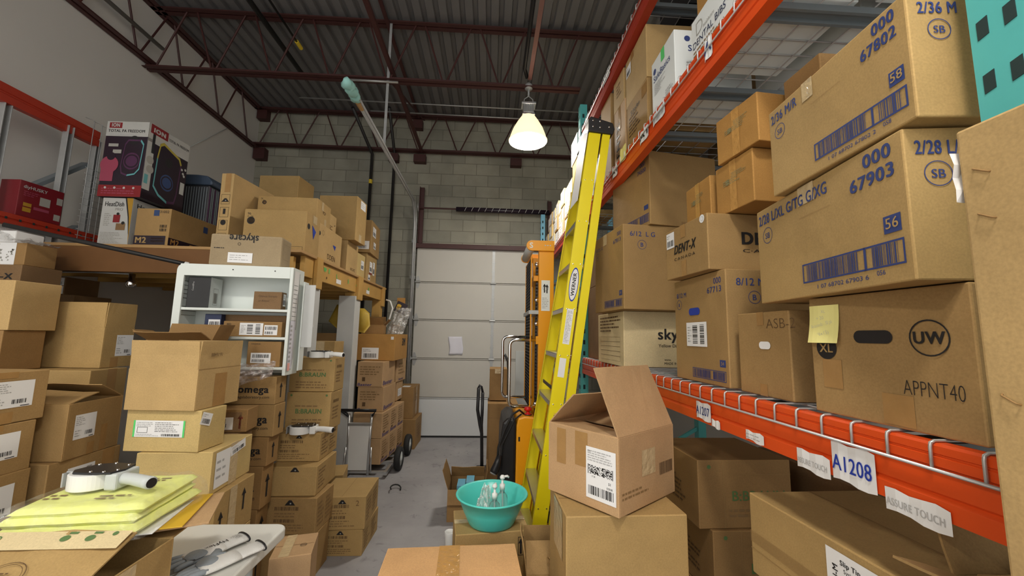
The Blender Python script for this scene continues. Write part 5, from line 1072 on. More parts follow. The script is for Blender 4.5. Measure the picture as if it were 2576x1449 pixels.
carton('m6', 'tilted-looking carton with several white labels on top at the platform end', 'deep', stickers=[('F', .2,.10,.95,.35,'bar'), ('R', .15,.55,.5,.85,'bar'), ('R', .3,.2,.55,.4,'bar')], prints=[('F', 'disc', .25,.62,.09,BK)], pose=(-1.79, 5.40, 2.654, .38, .50, .435, .06))
carton('m4', 'plain carton at the back of the platform near the block wall', 'tan', pose=(-2.455, 4.687, 2.86, .456, .342, .535, -.071), prints=[('R', 'lines', .5,.1,.8,.4, 2, 'ink_fade')])
carton('m4b', 'carton supporting the plain one at the back of the platform', 'tan', pose=(-2.455, 4.687, 2.29, .456, .342, .568, -.07))
cr = thing('storage_crate', 'dark slatted storage crate with a dull blue lid on the platform', 'crate', (-3.10, 4.22, 2.29))
MB().box((-.24,-.19,0), (.22,.38,.78), 'tote_dark').build('body', cr, bevel=.01)
m_ = MB(); rg = random.Random(2)
for i in range(24):
    y_ = -.18+i*.0235; m_.box((.22,y_,.05), (.226,y_+.008,.76), 'rack_grey' if i % 3 else 'ion_purple')
for i in range(18):
    x_ = -.23+i*.025; m_.box((x_,-.196,.05), (x_+.008,-.19,.76), 'rack_grey')
m_.build('slat', cr)
MB().prism([(-.27,.78), (.25,.78), (.25,.82), (.20,.875), (.10,.885), (-.20,.885), (-.27,.84)], -.21, .40, 'tote_blue').build('lid', cr, bevel=.012)
def husky_art(root, w, d, h):
    F_ = box_face(w, d, h, 'R'); U, V = F_.U, F_.V; mb = MB()
    put_text(mb, F_, 'diyHUSKY', .08*U, .80*V, .09*V, 'pen_grey', .02, width=.52*U, k=.0018)
    for a, b, c, e, m in ((.46,.42,.70,.66,'pattern_grey'), (.84,.58,.98,.78,'pattern_grey'), (.12,.30,.30,.40,'gold_print'), (.12,.15,.30,.27,'gold_print'), (.82,.10,.97,.28,'pattern_grey'), (.35,.26,.70,.34,'ion_pink')): put_rect(mb, F_, a*U, b*V, c*U, e*V, m, .0014)
    put_lines(mb, F_, .10*U, .58*V, .45*U, .74*V, 3, 'ion_pink', 2, .0014); mb.build('printed_art', root, fix=False)
RX = -3.66
carton('husky', 'dark red carton standing on the low red beam by the white wall', 'husky_red', extra=husky_art, pose=(-3.685, 3.267, 2.452, .15, .30, .28, -.05))
# red shelving behind, along the left wall
def lbeam(label, x, y0, y1, zb, h, holes=0):
    tt = thing('shelf_beam', label, 'rack beam', (x, y0, zb)); L_ = y1-y0
    MB().prism([(-.05,0), (0,0), (0,h*.42), (-.008,h*.46), (-.008,h*.54), (0,h*.58), (0,h), (-.05,h)], 0, L_, 'rack_red').build('beam', tt, bevel=.002)
    m = MB()
    for i in range(holes): m.prism([(.05+i*.09,h*.45), (.065+i*.09,h*.45), (.065+i*.09,h*.65), (.05+i*.09,h*.65)], .0005, .002, 'slot_dark', 'x')
    if holes: m.build('bolt_hole', tt)
lbeam('upper red beam with two grooves against the white wall', -3.69, 2.1, 3.72, 3.29, .14)
lbeam('lower red beam with bolt holes under the dark red carton', -3.60, 2.9, 3.85, 2.365, .085, 10)
for i, (y_, lb) in enumerate(((3.03, 'grey upright post under the upper red beam, farthest from the loudspeaker carton'), (3.40, 'grey upright post under the upper red beam, in front of the diagonal brace'), (3.725, 'grey upright post at the end of the upper red beam'))):
    o = MB().prism([(-.025,-.025), (.025,-.025), (.025,-.018), (-.018,-.018), (-.018,.018), (.025,.018), (.025,.025), (-.025,.025)], 2.29, 3.35, 'galv', 'z').build('shelf_post', bevel=.002); o.location = (-3.64 if i < 2 else -3.66, y_, 0); o.location.x = -3.72 if i != 1 else -3.70; o.location.y = y_ + (.06 if i == 1 else 0); tag(o, lb, 'post', 'grey shelf posts')
for a, b, lb in (((-3.80,3.2,2.62), (-3.78,3.72,3.12), 'upper grey diagonal brace behind the dark red carton'), ((-3.80,3.45,2.30), (-3.78,3.72,2.52), 'lower grey diagonal brace above the red beam')):
    o = MB().bar(a, b, .03, .07, 'rack_grey', (1,0,0)).build('diagonal_brace'); tag(o, lb, 'brace')
wb = MB()
for y_ in (3.52, 3.59, 3.66):
    wb.tube([(-3.56,y_,2.36), (-3.56,y_,3.44), (-3.64,y_,3.47)], .003, 'galv', 6)
for i in range(12): wb.tube([(-3.56,3.50,2.40+i*.055), (-3.56,3.72,2.40+i*.055)], .002, 'galv', 6)
o = wb.build('wire_basket', smooth=True); tag(o, 'tall wire basket panel between the red shelving and the loudspeaker carton', 'wire basket')
# left corner: patterned box and DENT-X carton
mv('dx', h=.212)
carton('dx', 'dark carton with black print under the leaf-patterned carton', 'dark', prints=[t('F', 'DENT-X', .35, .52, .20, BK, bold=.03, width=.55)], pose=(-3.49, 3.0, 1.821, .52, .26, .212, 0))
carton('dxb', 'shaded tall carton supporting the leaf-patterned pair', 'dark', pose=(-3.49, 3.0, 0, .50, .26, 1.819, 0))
def flo(root, w, d, h):
    F_ = box_face(w, d, h, 'F'); mb = MB(); rr = random.Random(11); put_rect(mb, F_, 0, 0, w*.84, h, 'paper', .001)
    for i in range(60):
        u, v = rr.uniform(.02,.80)*w, rr.uniform(.08,.68)*h; a = rr.uniform(0,3); r = rr.uniform(.006,.013)
        put_poly(mb, F_, [(u+math.cos(a+q)*r*e, v+math.sin(a+q)*r*e) for q, e in ((0,1),(1,.6),(1.8,1),(2.9,.5),(3.8,1),(5,.6))], 'pattern_grey', .0016)
    put_text(mb, F_, 'HQS', w*.38, h*.76, h*.18, BK, -.01, k=.0018, slant=.2); mb.build('printed_art', root, fix=False)
carton('hqs', 'carton with a white leaf pattern and handwritten letters', 'brown', extra=flo, pose=(-3.44, 2.985, 2.035, .40, .20, .155, 0))
wh = thing('wrapped_pack', 'white box in a clear plastic bag on the patterned carton', 'package', (-3.46, 2.98, 2.192))
MB().box((-.2,-.09,0), (.13,.09,.085), 'paper').build('box', wh, bevel=.006)
MB().sheet(lambda u, v: (-.22+.46*u, -.11+.22*v, .012+.105*math.sin(math.pi*min(1,max(0,u*1.25)))**.6*math.sin(math.pi*v)**.35*(1 if u < .8 else .3)+crumple(u,v,.02)), 18, 12, 'film_milky').build('bag', wh, smooth=True, fix=False)
carton('tag', 'small shaded carton with orange-edged labels under the platform', 'dark', stickers=[('F', .12,.52,.95,.95,'bar'), ('F', .12,.05,.95,.48,'bar')], prints=[('F', 'rect', .0,.05,.12,.95,'ion_red')], pose=(-3.759, 3.75, 1.889, .16, .30, .156, 0))
carton('tagb', 'dark carton under the orange-edged label carton', 'dark', pose=(-3.74, 3.75, 0, .34, .34, 1.887, 0))
o = MB().tube([(-3.22,2.72,2.275), (-2.42,3.16,2.125), (-2.36,3.18,2.115)], .016, 'pipe_black', 10).build('metal_rod', smooth=True); tag(o, 'dark metal rod slanting across the platform front', 'rod')
MB().tube([(-2.385,3.172,2.12), (-2.36,3.18,2.1149)], .0175, 'plastic_white', 10).build('end_cap', o)
vl = thing('ceiling_fixture', 'small chrome pipe fitting under the platform front', 'fitting', (-2.98, 3.42, 1.98))
MB().lathe([(0,-.03), (.03,-.03), (.035,-.01), (.035,.02), (.022,.03), (.022,.08), (0,.08)], 'chrome', 20).build('body', vl, smooth=True); MB().tube([(-.75,-.02,.075), (-.3,-.02,.085), (0,0,.08)], .007, 'conduit', 8).build('pipe', vl, smooth=True)
# envelopes, mailing bag, poly bag
def puffy(name, label, cat, pts, y, th, m, group=None):
    n = len(pts); cx_ = sum(p[0] for p in pts)/n; cz_ = sum(p[1] for p in pts)/n; mb = MB(); vs = []
    for s in (-1, 1):
        for k_ in (1., .8, .45):
            for a, b in pts: vs.append((cx_+(a-cx_)*k_, y+s*th*(1-k_**3)*.5, cz_+(b-cz_)*k_))
        vs.append((cx_, y+s*th*.5, cz_))
    fs = []
    for s in (0, 1):
        o_ = s*(3*n+1)
        for r in range(2):
            for i in range(n): j = (i+1) % n; fs.append((o_+r*n+i, o_+r*n+j, o_+(r+1)*n+j, o_+(r+1)*n+i))
        for i in range(n): fs.append((o_+2*n+i, o_+2*n+(i+1) % n, o_+3*n))
    for i in range(n): j = (i+1) % n; fs.append((i, j, 3*n+1+j, 3*n+1+i))
    mb.add(vs, fs, m); return tag(mb.build(name, smooth=True), label, cat, group)
puffy('padded_envelope', 'large yellow padded envelope under the platform beside the white post', 'envelope', [(-2.02,1.75), (-1.93,1.96), (-1.80,1.95), (-1.74,1.86), (-1.73,1.64), (-1.85,1.605)], 5.08, .10, 'envelope', 'padded envelopes')
puffy('padded_envelope', 'smaller yellow padded envelope lying against the white post', 'envelope', [(-1.70,1.62), (-1.69,1.92), (-1.60,1.92), (-1.53,1.86), (-1.515,1.70), (-1.58,1.61)], 5.11, .10, 'envelope', 'padded envelopes')
ub = thing('poly_bag', 'clear poly bag with a black and gold card leaning by the door track', 'bag', (-1.28, 5.62, 1.602))
MB().sheet(lambda u, v: (-.13+.22*u+.09*v-.02*(1-v), -.035*math.sin(math.pi*u)+crumple(u,v,.02), .005+.36*v+crumple(v,u,.008)), 14, 16, 'film_milky').build('bag', ub, smooth=True, fix=False)
m_ = MB(); m_.bar((-.05,.02,.40), (.09,.02,.34), .15, .012, 'ion_dark', (0,1,0)); m_.build('card', ub)
m_ = MB(); F_ = Face((-.05,.008,.35), (.94,0,-.33), (.33,0,.94), .2, .1); put_poly(m_, F_, [(.0,.02), (.0,.075), (.03,.085), (.06,.075), (.06,.02), (.03,-.005)], 'ups_gold', 0); put_text(m_, F_, 'ups', .008, .028, .03, 'ion_dark', .02, k=.001); m_.build('emblem', ub, fix=False)
MB().box((-.04,.03,.38), (.07,.05,.51), 'cb_orange').build('backing_card', ub); MB().tube([(-.22,.04,.02), (-.14,.04,.20), (-.10,.04,.36), (-.14,.05,.46), (-.20,.05,.48)], .012, 'plastic_white', 8).build('hose', ub, smooth=True)
o = MB().sheet(lambda u, v: (-1.57+.05*u, 3.50-.01*math.sin(v*3), 1.66+.22*v+.01*math.sin(u*4)), 6, 8, 'paper').build('paper_bag', solid=.02); tag(o, 'white packet with a yellow print hanging behind the side board', 'packet')
m_ = MB(); m_.prism([(-1.56,1.72), (-1.53,1.72), (-1.53,1.79), (-1.55,1.80)], 3.484, 3.486, 'gold_print'); m_.build('print', o)
# ------------------------------------------------------------------ folding table and the goods on it
tb = thing('folding_table', 'white plastic folding table with a rounded corner, gloves lying on it', 'table', (-1.33, 1.46, 0))
def rrect(x0, x1, y0, y1, r, n=7):
    o = []
    for cx_, cy_, a0 in ((x1-r,y1-r,0), (x0+r,y1-r,90), (x0+r,y0+r,180), (x1-r,y0+r,270)):
        for i in range(n+1): a = math.radians(a0+90*i/n); o.append((cx_+r*math.cos(a), cy_+r*math.sin(a)))
    return o
MB().prism(rrect(-.43,.44,-.85,.515,.055), .695, .74, 'table_white', 'z').build('table_top', tb, bevel=.009, smooth=False, segs=3)
for sy in (-.70, .36):
    m_ = MB(); m_.tube([(-.36,sy,.70), (-.36,sy,.02), (-.36,sy+.02,.012), (.36,sy+.02,.012), (.36,sy,.02), (.36,sy,.70)], .014, 'plastic_grey', 8); m_.build('leg', tb, smooth=True)
mv('near', x=-1.25, y=1.235, z=.7415, w=.50, d=.37, h=.20, yaw=.02)
def near_art(root, w, d, h):
    fl = [c for c in root.children if c.name.startswith('flap')][0]
    a = math.radians(-68); F_ = Face((-w/2, -d/2, h), (1,0,0), (0,-math.sin(a),math.cos(a)), w, .235); mb = MB()
    put_rect(mb, F_, .005, .175, w-.006, .232, 'cb_cream', .0075); put_text(mb, F_, 'Compound acid', .20, .215, .022, 'ink_green', -.01, rot=180, k=.009, width=.17, align='r') if False else None
    put_text(mb, F_, 'Compound acid', .17, .218, .024, 'ink_green', .0, rot=180, k=.009, width=.16)
    for u in (.335, .40): put_disc(mb, F_, u, .208, .010, 'ink_green', .009, 18, ex=1.2); put_rect(mb, F_, u-.003, .222, u+.02, .229, 'ink_green', .009)
    put_disc(mb, F_, .455, .222, .007, 'ink_green', .009, 12)
    put_ring(mb, F_, .285, .085, .055, .002, 'ink_brown', .0072, 30); put_ring(mb, F_, .285, .085, .048, .0012, 'ink_brown', .0072, 30); put_lines(mb, F_, .25, .055, .32, .115, 5, 'ink_brown', 3, .0072, .3)
    put_rect(mb, F_, .19, .10, .23, .125, 'ink_brown', .0072); put_lines(mb, F_, .18, .05, .24, .09, 3, 'ink_brown', 5, .0072); put_text(mb, F_, 'LASIE1', .22, .045, .02, 'ink_brown', 0, rot=180, width=.05, k=.0072)
    mb.build('printing', root, fix=False)
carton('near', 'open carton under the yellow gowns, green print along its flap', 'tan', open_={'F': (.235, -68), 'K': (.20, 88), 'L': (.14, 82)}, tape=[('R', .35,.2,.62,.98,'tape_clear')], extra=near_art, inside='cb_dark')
gp = thing('gown_pack', 'folded yellow isolation gowns in a clear plastic bag on the open carton', 'clothing', (-1.255, 1.472, .988), .10)
def puff(mb, w, d, h, z0, sd, m, N=26):
    """one soft folded layer: rounded edges, wavy outline and shallow creases"""
    vs = []; fs = []; sv = Vector((sd*2.3, sd*1.1, 0))
    for s_ in (1, -1):
        for j in range(N+1):
            for i in range(N+1):
                a, b = i/N, j/N; x_, y_ = (a-.5)*w, (b-.5)*d; e = min(a, 1-a)*w, min(b, 1-b)*d
                k_ = min(1, min(e)/.022); r = math.sqrt(max(0, 1-(1-k_)**2)); n1 = noise.noise(Vector((x_*9, y_*9, 0))+sv); n2 = noise.noise(Vector((x_*26, y_*14, 3))+sv)
                wob = 1+.022*noise.noise(Vector((x_*14, y_*14, 7))+sv)
                vs.append((x_*wob, y_*wob, z0+h/2+s_*h/2*r+(.0035*n1+.0022*n2)*r))
    q = (N+1)**2
    for j in range(N):
        for i in range(N):
            f = (j*(N+1)+i, j*(N+1)+i+1, (j+1)*(N+1)+i+1, (j+1)*(N+1)+i); fs.append(f); fs.append(tuple(q+t_ for t_ in reversed(f)))
    mb.add(vs, fs, m)
for k_ in range(3):
    m_ = MB(); puff(m_, .375-.012*k_, .315-.014*k_, .031, .001+.0255*k_, 3+k_, 'gown_yellow'); o = m_.build('gown', gp, smooth=True, fix=False); o.location = (.006*(-1)**k_, .004*(k_-1), 0); o.rotation_euler = (0, 0, .03*(k_-1))
m_ = MB(); F_ = Face((-.19,-.16,.0862), (1,0,0), (0,1,0), .38, .32)
put_lines(m_, F_, .05, .08, .12, .13, 2, 'ink_fade', 4, 0); put_lines(m_, F_, .20, .07, .30, .11, 2, 'ink_fade', 6, 0); put_lines(m_, F_, .26, .22, .34, .26, 2, 'ink_fade', 7, 0)
m_.build('printing', gp, fix=False)
def bagfn(u, v):
    x_ = -.215+.43*u; y_ = -.18+.36*v; e = min(u, 1-u, v, 1-v); z_ = .004+.090*min(1, e/.12)**.5 + crumple(u, v, .006, 9) if e > 0 else .0
    return (x_+crumple(v,u,.01), y_+crumple(u,v,.01), z_)
MB().sheet(bagfn, 30, 26, 'film_clear').build('bag', gp, smooth=True, fix=False)
o = MB().box((-.17,-.14,0), (.17,.14,.004), 'ups_gold').build('envelope', bevel=.001); o.location = (-1.18,1.50,.976); o.rotation_euler = (0,0,.30); tag(o, 'orange document envelope sticking out under the yellow gowns', 'envelope')
o = MB().box((-.15,-.13,0), (.15,.13,.003), 'paper').build('paper_sheet', bevel=.0008); o.location = (-1.20,1.455,.981); o.rotation_euler = (0,0,.22); tag(o, 'white papers peeking out under the yellow gowns above the orange envelope', 'paper')
o = MB().box((-.17,-.14,0), (.17,.14,.006), 'cb_pink').build('cardboard_sheet', bevel=.001); o.location = (-1.135,1.52,.966); o.rotation_euler = (0,0,.42); tag(o, 'flat cardboard sheet under the orange envelope', 'cardboard')
tape_gun((-1.325, 1.485, 1.080), -.02, 'tape gun with grey handle and black plate on the yellow gowns', 1.05)
tape_gun((-1.335, 3.0, .890+.002), .12, 'white tape gun on the triangle-mark carton, far stack', 1.08, 'plastic_white')
tape_gun((-1.30, 3.12, 1.418), .0, 'tape gun with a white roll on top of the green lettering cartons', .95, 'plastic_white')
def glove(loc, yaw, label, flip=1, text=True, lift=0., rollx=0.):
    g = thing('work_glove', label, 'glove', loc, yaw, 'work gloves'); g.rotation_euler = (rollx, 0, yaw)
    m = MB()
    def flat(pts, rad, mm, zs=.5, n=12):
        v0 = len(m.v); m.tube(pts, rad, mm, n)
        zc = pts[0][2]
        for i in range(v0, len(m.v)): x_, y_, z_ = m.v[i]; m.v[i] = (x_, y_, zc+(z_-zc)*zs)
    Z = .016
    m2 = m; flat([(0,.0,Z), (0,-.03,Z), (0,-.08,Z), (0,-.115,Z), (0,-.125,Z)], [.042,.044,.048,.046,.036], 'knit_white', .32, 16); palm = m.build('palm', g, smooth=True)
    m = MB(); flat([(0,.085,Z), (0,.05,Z), (0,.02,Z), (0,-.01,Z)], [.041,.039,.039,.042], 'knit_white', .30, 16); cf = m.build('cuff', g, smooth=True)
    MB().tube([(math.cos(a)*.0415, .085, Z+math.sin(a)*.0135) for a in [i*math.pi/12 for i in range(25)]], .0035, 'plastic_black', 6).build('cuff_edge', g, smooth=True)
    for i, (x_, ln, an) in enumerate(((-.034,.075,-.20), (-.012,.092,-.06), (.011,.088,.05), (.033,.066,.18))):
        m = MB(); d = lambda q: (x_+math.sin(an)*q*flip*ln*1.0, -.108-math.cos(an)*q*ln, Z+.004*math.sin(q*3))
        flat([d(0), d(.35), d(.65), d(.9), d(1.)], [.0125,.0118,.0112,.0095,.004], 'glove_grey', .75, 10); m.build('finger', g, smooth=True)
    m = MB(); flat([(.032*flip,-.03,Z), (.056*flip,-.055,Z), (.066*flip,-.085,Z), (.068*flip,-.11,Z), (.067*flip,-.118,Z)], [.017,.0145,.0125,.010,.004], 'glove_grey', .75, 10); m.build('thumb', g, smooth=True)
    m = MB(); m.lathe([(0,.0), (.03,.0005), (.036,-.004)], 'glove_grey', 18, (.012*flip,-.092,Z+.0155)); m.build('palm_coating', g, smooth=True)
    if text:
        m = MB(); F_ = Face((-.03,.075,Z+.0145), (0,-1,0), (1,0,0), .2, .06); put_text(m, F_, 'HyFlex', .055, .022, .020, 'ink_black', .01, k=.0); put_lines(m, F_, .005, .012, .045, .05, 4, 'pen_grey', 4, .0); m.build('printing', g, fix=False)
    return g
glove((-1.045,1.745,.742), -.55, 'white and grey work glove with printed lettering on the folding table', 1)
glove((-.945,1.68,.742), -.62, 'second work glove under the printed one, nearer the table edge', -1, False)
# ------------------------------------------------------------------ basin, bottles, bag, cup
bs = MB(); RB = .172
bs.lathe([(0,.006), (.10,.006), (.107,.012), (.135,.07), (.158,.128), (.165,.133), (RB,.136), (RB+.003,.131), (RB,.126), (.163,.126), (.140,.068), (.112,.008), (.106,.0), (0,0)], 'basin_teal', 56)
o = bs.build('basin', smooth=True); o.location = (.030, 2.03, .7165); tag(o, 'turquoise plastic basin standing on a carton', 'basin')
for i, (x_, y_, hh, lb) in enumerate(((.080,2.045,.135,'taller clear pump bottle standing in the turquoise basin'), (.042,1.985,.115,'shorter clear pump bottle at the front of the turquoise basin'))):
    t_ = thing('pump_bottle', lb, 'bottle', (x_, y_, .7265), .4+i, 'pump bottles')
    MB().lathe([(0,0), (.024,0), (.027,.004), (.027,hh*.70), (.024,hh*.80), (.012,hh*.90), (.011,hh)], 'bottle_clear', 28).build('body', t_, smooth=True)
    MB().lathe([(0,hh-.002), (.013,hh-.002), (.0135,hh+.022), (.006,hh+.026), (.005,hh+.048), (0,hh+.049)], 'plastic_white', 20).build('collar', t_, smooth=True)
    MB().lathe([(0,hh+.048), (.011,hh+.047), (.013,hh+.056), (.008,hh+.064), (0,hh+.066)], 'plastic_white', 18).tube([(0,0,hh+.056), (.026,0,hh+.057), (.034,0,hh+.050)], .0055, 'plastic_white', 8).build('pump_head', t_, smooth=True)
    MB().tube([(0,0,hh), (.004,0,.01)], .0022, 'plastic_white', 6).build('dip_tube', t_)
o = MB().sheet(lambda u, v: (.030-.10+.085*u+.03*v, 2.02-.05+.12*v+.02*math.sin(u*5), .735+.13*math.sin(math.pi*u)**.7*(.35+.65*v)+crumple(u,v,.03,9)), 22, 20, 'film_milky').build('plastic_bag', smooth=True, fix=False); tag(o, 'crumpled clear bag inside the turquoise basin', 'bag')
o = MB().lathe([(0,0), (.030,0), (.032,.004), (.038,.10), (.040,.125), (.037,.128), (.033,.10), (.028,.008), (0,.008)], 'plastic_white', 28).build('cup', smooth=True); o.location = (-.265,3.22,.0); tag(o, 'white plastic cup on the floor beside the basin carton', 'cup')
# ------------------------------------------------------------------ stepladder
ld = thing('stepladder', 'folded yellow stepladder with black top and aluminium steps leaning on the rack', 'ladder', (0,0,0))
def LP(z, near, off=0.):   # a point on the ladder's left (front) edge line at height z
    x_ = .205+.1515*z; k = z/3.156; y_ = (2.45+.17*k) if near else (3.22-.27*k)
    return Vector((x_+off, y_, z))
ax = Vector((math.cos(.15),0,-math.sin(.15)))
def rail(z0, z1, near, off, wid, name, dep=.028):
    a, b = LP(z0, near, off+wid/2), LP(z1, near, off+wid/2); s = 1 if near else -1; m = MB()
    m.bar(a, b, wid, .005, 'ladder_yellow', (0,1,0))
    for e in (-1, 1):
        o_ = ax*(e*(wid/2-.0025))+Vector((0,s*dep/2,0)); m.bar(a+o_, b+o_, .005, dep, 'ladder_yellow', (0,1,0))
    return m.build(name, ld, bevel=.0015)
r1 = rail(.02, 3.10, True, 0, .084, 'front_rail'); rail(.02, 3.10, False, 0, .084, 'front_rail')
rail(.05, 3.10, True, .098, .055, 'rear_rail'); rail(.05, 3.10, False, .098, .055, 'rear_rail')
for i in range(9):
    z = .30+.30*i; a, b = LP(z, True, .044), LP(z, False, .044); m = MB()
    m.bar(a+Vector((0,.006,0)), b-Vector((0,.006,0)), .085, .005, 'alu', (0,0,1)); m.bar(a+Vector((-.04,.006,-.014)), b+Vector((-.04,-.006,-.014)), .005, .03, 'alu', (0,0,1)); m.bar(a+Vector((.04,.006,-.014)), b+Vector((.04,-.006,-.014)), .005, .03, 'alu', (0,0,1)); m.build('step', ld, bevel=.001)
    m = MB(); R_ = Matrix.Rotation(math.pi/2, 3, 'X')
    for dx in (-.025, .025): q = LP(z-.01, True, .044+dx); m.lathe([(0,.006), (.004,.005), (.005,.002)], 'chrome', 10, (q.x, q.y, q.z), R_)
    m.build('rivet', ld)
for z in (.6, 1.35, 2.1): MB().bar(LP(z, True, .125)+Vector((0,.008,0)), LP(z, False, .125)-Vector((0,.008,0)), .012, .03, 'alu', (0,0,1)).build('rear_brace', ld)
q = LP(1.27, True, .01); MB().bar(LP(1.29,True,-.004)+Vector((0,.03,0)), LP(1.29,False,-.004)-Vector((0,.2,0)), .006, .022, 'plastic_black', (0,0,1)).build('spreader', ld)
m = MB(); y0_, y1_ = 2.595, 2.985; c0 = LP(3.07, True)
m.prism([(c0.x-.012,3.05), (c0.x+.165,3.035), (c0.x+.178,3.075), (c0.x+.165,3.12), (c0.x+.005,3.165), (c0.x-.008,3.14)], y0_, y1_, 'plastic_black'); cap = m.build('top_cap', ld, bevel=.008)
m = MB(); R_ = Matrix.Rotation(math.pi/2, 3, 'X')
for dx, z in ((.02,3.13), (.02,3.085), (.07,3.125), (.07,3.08), (.135,3.085)): m.lathe([(0,.006), (.006,.005), (.007,.001)], 'chrome', 12, (c0.x+dx, y0_, z), R_)
m.build('bolt', ld, smooth=True)
def rail_face(z): 
    a, b = LP(z, True), LP(z+1, True); v = (b-a).normalized(); n = Vector((0,-1,0)); v = (v-n*v.dot(n)).normalized(); u = v.cross(n); o_ = LP(z, True); return Face(o_+Vector((0,-.0028,0)), u, v, .084, 1)
F_ = rail_face(1.86); F_.v = (LP(2.86,True)-LP(1.86,True)).normalized(); m = MB()
el = [(.042+.026*math.cos(a), .10+.105*math.sin(a)) for a in [2*math.pi*i/28 for i in range(28)]]
put_poly(m, F_, [(.042+(p-.042)*1.16, .10+(q_-.10)*1.10) for p, q_ in el], 'pen_blue', .0006); put_poly(m, F_, el, 'paper', .0011); put_text(m, F_, 'WERNER', .053, .022, .024, BK, .02, rot=90, k=.0016, width=.155); m.build('brand_badge', ld, fix=False)
F_ = rail_face(1.50); F_.v = (LP(2.5,True)-LP(1.5,True)).normalized(); m = MB(); put_rect(m, F_, .022, .07, .066, .30, 'paper', .0008); put_lines(m, F_, .026, .08, .062, .29, 22, 'pen_grey', 5, .0014); m.build('warning_label', ld, fix=False); m = MB(); put_rect(m, F_, .020, -.14, .062, -.02, 'paper', .0008); m.build('blank_label', ld, fix=False); m = MB(); put_rect(m, F_, .030, -.42, .056, -.36, 'tip_yellow', .0008); put_lines(m, F_, .032, -.41, .054, -.37, 3, BK, 5, .0014); m.build('warning_label', ld, fix=False); m.build('warning_label', ld, fix=False) if False else None
m = MB(); m.sheet(lambda u, v: (LP(2.55+.55*v, True).x-.008-.01*u, 2.62+.20*u, 2.55+.55*v), 4, 8, 'paper'); m.build('instruction_sheet', ld, solid=.002, label='long printed instruction sheet inside the top')
for z0_, near in ((0,True), (0,False)):
    q = LP(.0, near, .042); MB().box((q.x-.05,q.y-.02,0), (q.x+.05,q.y+.035,.05), 'rubber').build('foot', ld, bevel=.006)
# ------------------------------------------------------------------ pallet stacker
st = thing('pallet_stacker', 'yellow walk-behind pallet stacker with mesh guard and chrome loop handles', 'stacker', (.40, 3.7, 0))
def sb(n, a, b, m, bev=.004, label=None): return MB().box((a[0]-.40,a[1]-3.7,a[2]), (b[0]-.40,b[1]-3.7,b[2]), m).build(n, st, bevel=bev, label=label)
SP = lambda x_, y_, z_: (x_-.40, y_-3.7, z_)
sb('mast_column', (.420,3.43,.08), (.553,3.50,2.40), 'stacker_yellow'); sb('mast_column', (.420,3.93,.08), (.553,4.0,2.40), 'stacker_yellow')
for y_ in (3.405, 4.002):
    pts = [(.553,2.36), (.553,2.452), (.350,2.452)] + [(.350-.046*math.sin(a), 2.406+.046*math.cos(a)) for a in [math.pi*i/8 for i in range(1,8)]] + [(.350,2.36)]
    MB().prism([(a-.40, b) for a, b in pts], y_-3.7, y_-3.7+.024, 'stacker_yellow').build('top_plate', st, bevel=.003)
MB().tube([SP(.350,3.43,2.405), SP(.350,4.0,2.405)], .040, 'post_white', 20).build('cross_roller', st, smooth=True)
m = MB(); 
for i in range(14): y_ = 3.46+i*.036; m.tube([SP(.355,y_,1.0), SP(.355,y_,2.30)], .0028, 'plastic_black', 5)
for i in range(48): z_ = 1.0+i*.0277; m.tube([SP(.353,3.45,z_), SP(.353,3.95,z_)], .0022, 'plastic_black', 5)
m.build('mesh_guard', st)
m = MB(); m.tube([SP(.354,3.45,.99), SP(.354,3.45,2.31), SP(.354,3.95,2.31), SP(.354,3.95,.99)], .006, 'stacker_yellow', 8); m.build('guard_frame', st)
sb('lift_chain', (.435,3.60,.30), (.46,3.64,2.28), 'plastic_black'); sb('hydraulic_ram', (.44,3.69,.25), (.50,3.75,2.15), 'plastic_black', .02); sb('lift_chain', (.435,3.80,.30), (.46,3.84,2.28), 'plastic_black')
m = MB()
for i in range(40): m.box(SP(.405,3.505,1.05+i*.03), SP(.433,3.56,1.068+i*.03), 'plastic_black')
m.build('hose_chain', st)
sb('crossbar', (.335,3.44,1.80), (.43,3.99,1.835), 'galv', .003); sb('crossbar', (.38,3.50,2.10), (.43,3.93,2.15), 'stacker_yellow')
m = MB()
for z_ in (1.03, 1.72, 1.93, 2.25): m.lathe([(0,.012), (.018,.010), (.022,0)], 'chrome', 14, SP(.409,3.49,z_), Matrix.Rotation(math.pi/2, 3, 'X'))
m.build('bolt', st, smooth=True)
m = MB(); F_ = Face(SP(.42,3.4295,0), (1,0,0), (0,0,1), .133, 2.4); put_rect(m, F_, .022, 1.83, .098, 2.10, 'carton_white', .0006); put_ring(m, F_, .060, 2.03, .024, .002, BK, .0012); put_arrow(m, F_, .050, 1.99, .08, BK, .0014); put_arrow(m, F_, .072, 1.985, .08, BK, .0014); put_lines(m, F_, .03, 1.85, .09, 1.95, 7, 'pen_grey', 3, .0012)
F2 = Face(SP(.306,3.4045,2.36), (1,0,0), (0,0,1), .25, .09); 
for i in range(3): put_disc(m, F2, .165+.022*i, .048, .006, 'galv', .001, 10)
put_text(m, F2, 'S', .028, .022, .05, 'carton_white', .02, k=.001); m.build('decal', st, fix=False)
def loop(xl, y_, z0_, z1_, xm=.42):
    r = .05; a = [(xm,y_,z1_), (xl+r,y_,z1_)] + [(xl+r-r*math.sin(t_), y_, z1_-r+r*math.cos(t_)) for t_ in (.4,.8,1.2)] + [(xl,y_,z1_-r), (xl,y_,z0_+r)] + [(xl+r-r*math.cos(t_), y_, z0_+r-r*math.sin(t_)) for t_ in (.4,.8,1.2)] + [(xl+r,y_,z0_), (xm,y_,z0_)]
    MB().tube([SP(*p) for p in a], .0135, 'chrome', 12).build('loop_handle', st, smooth=True)
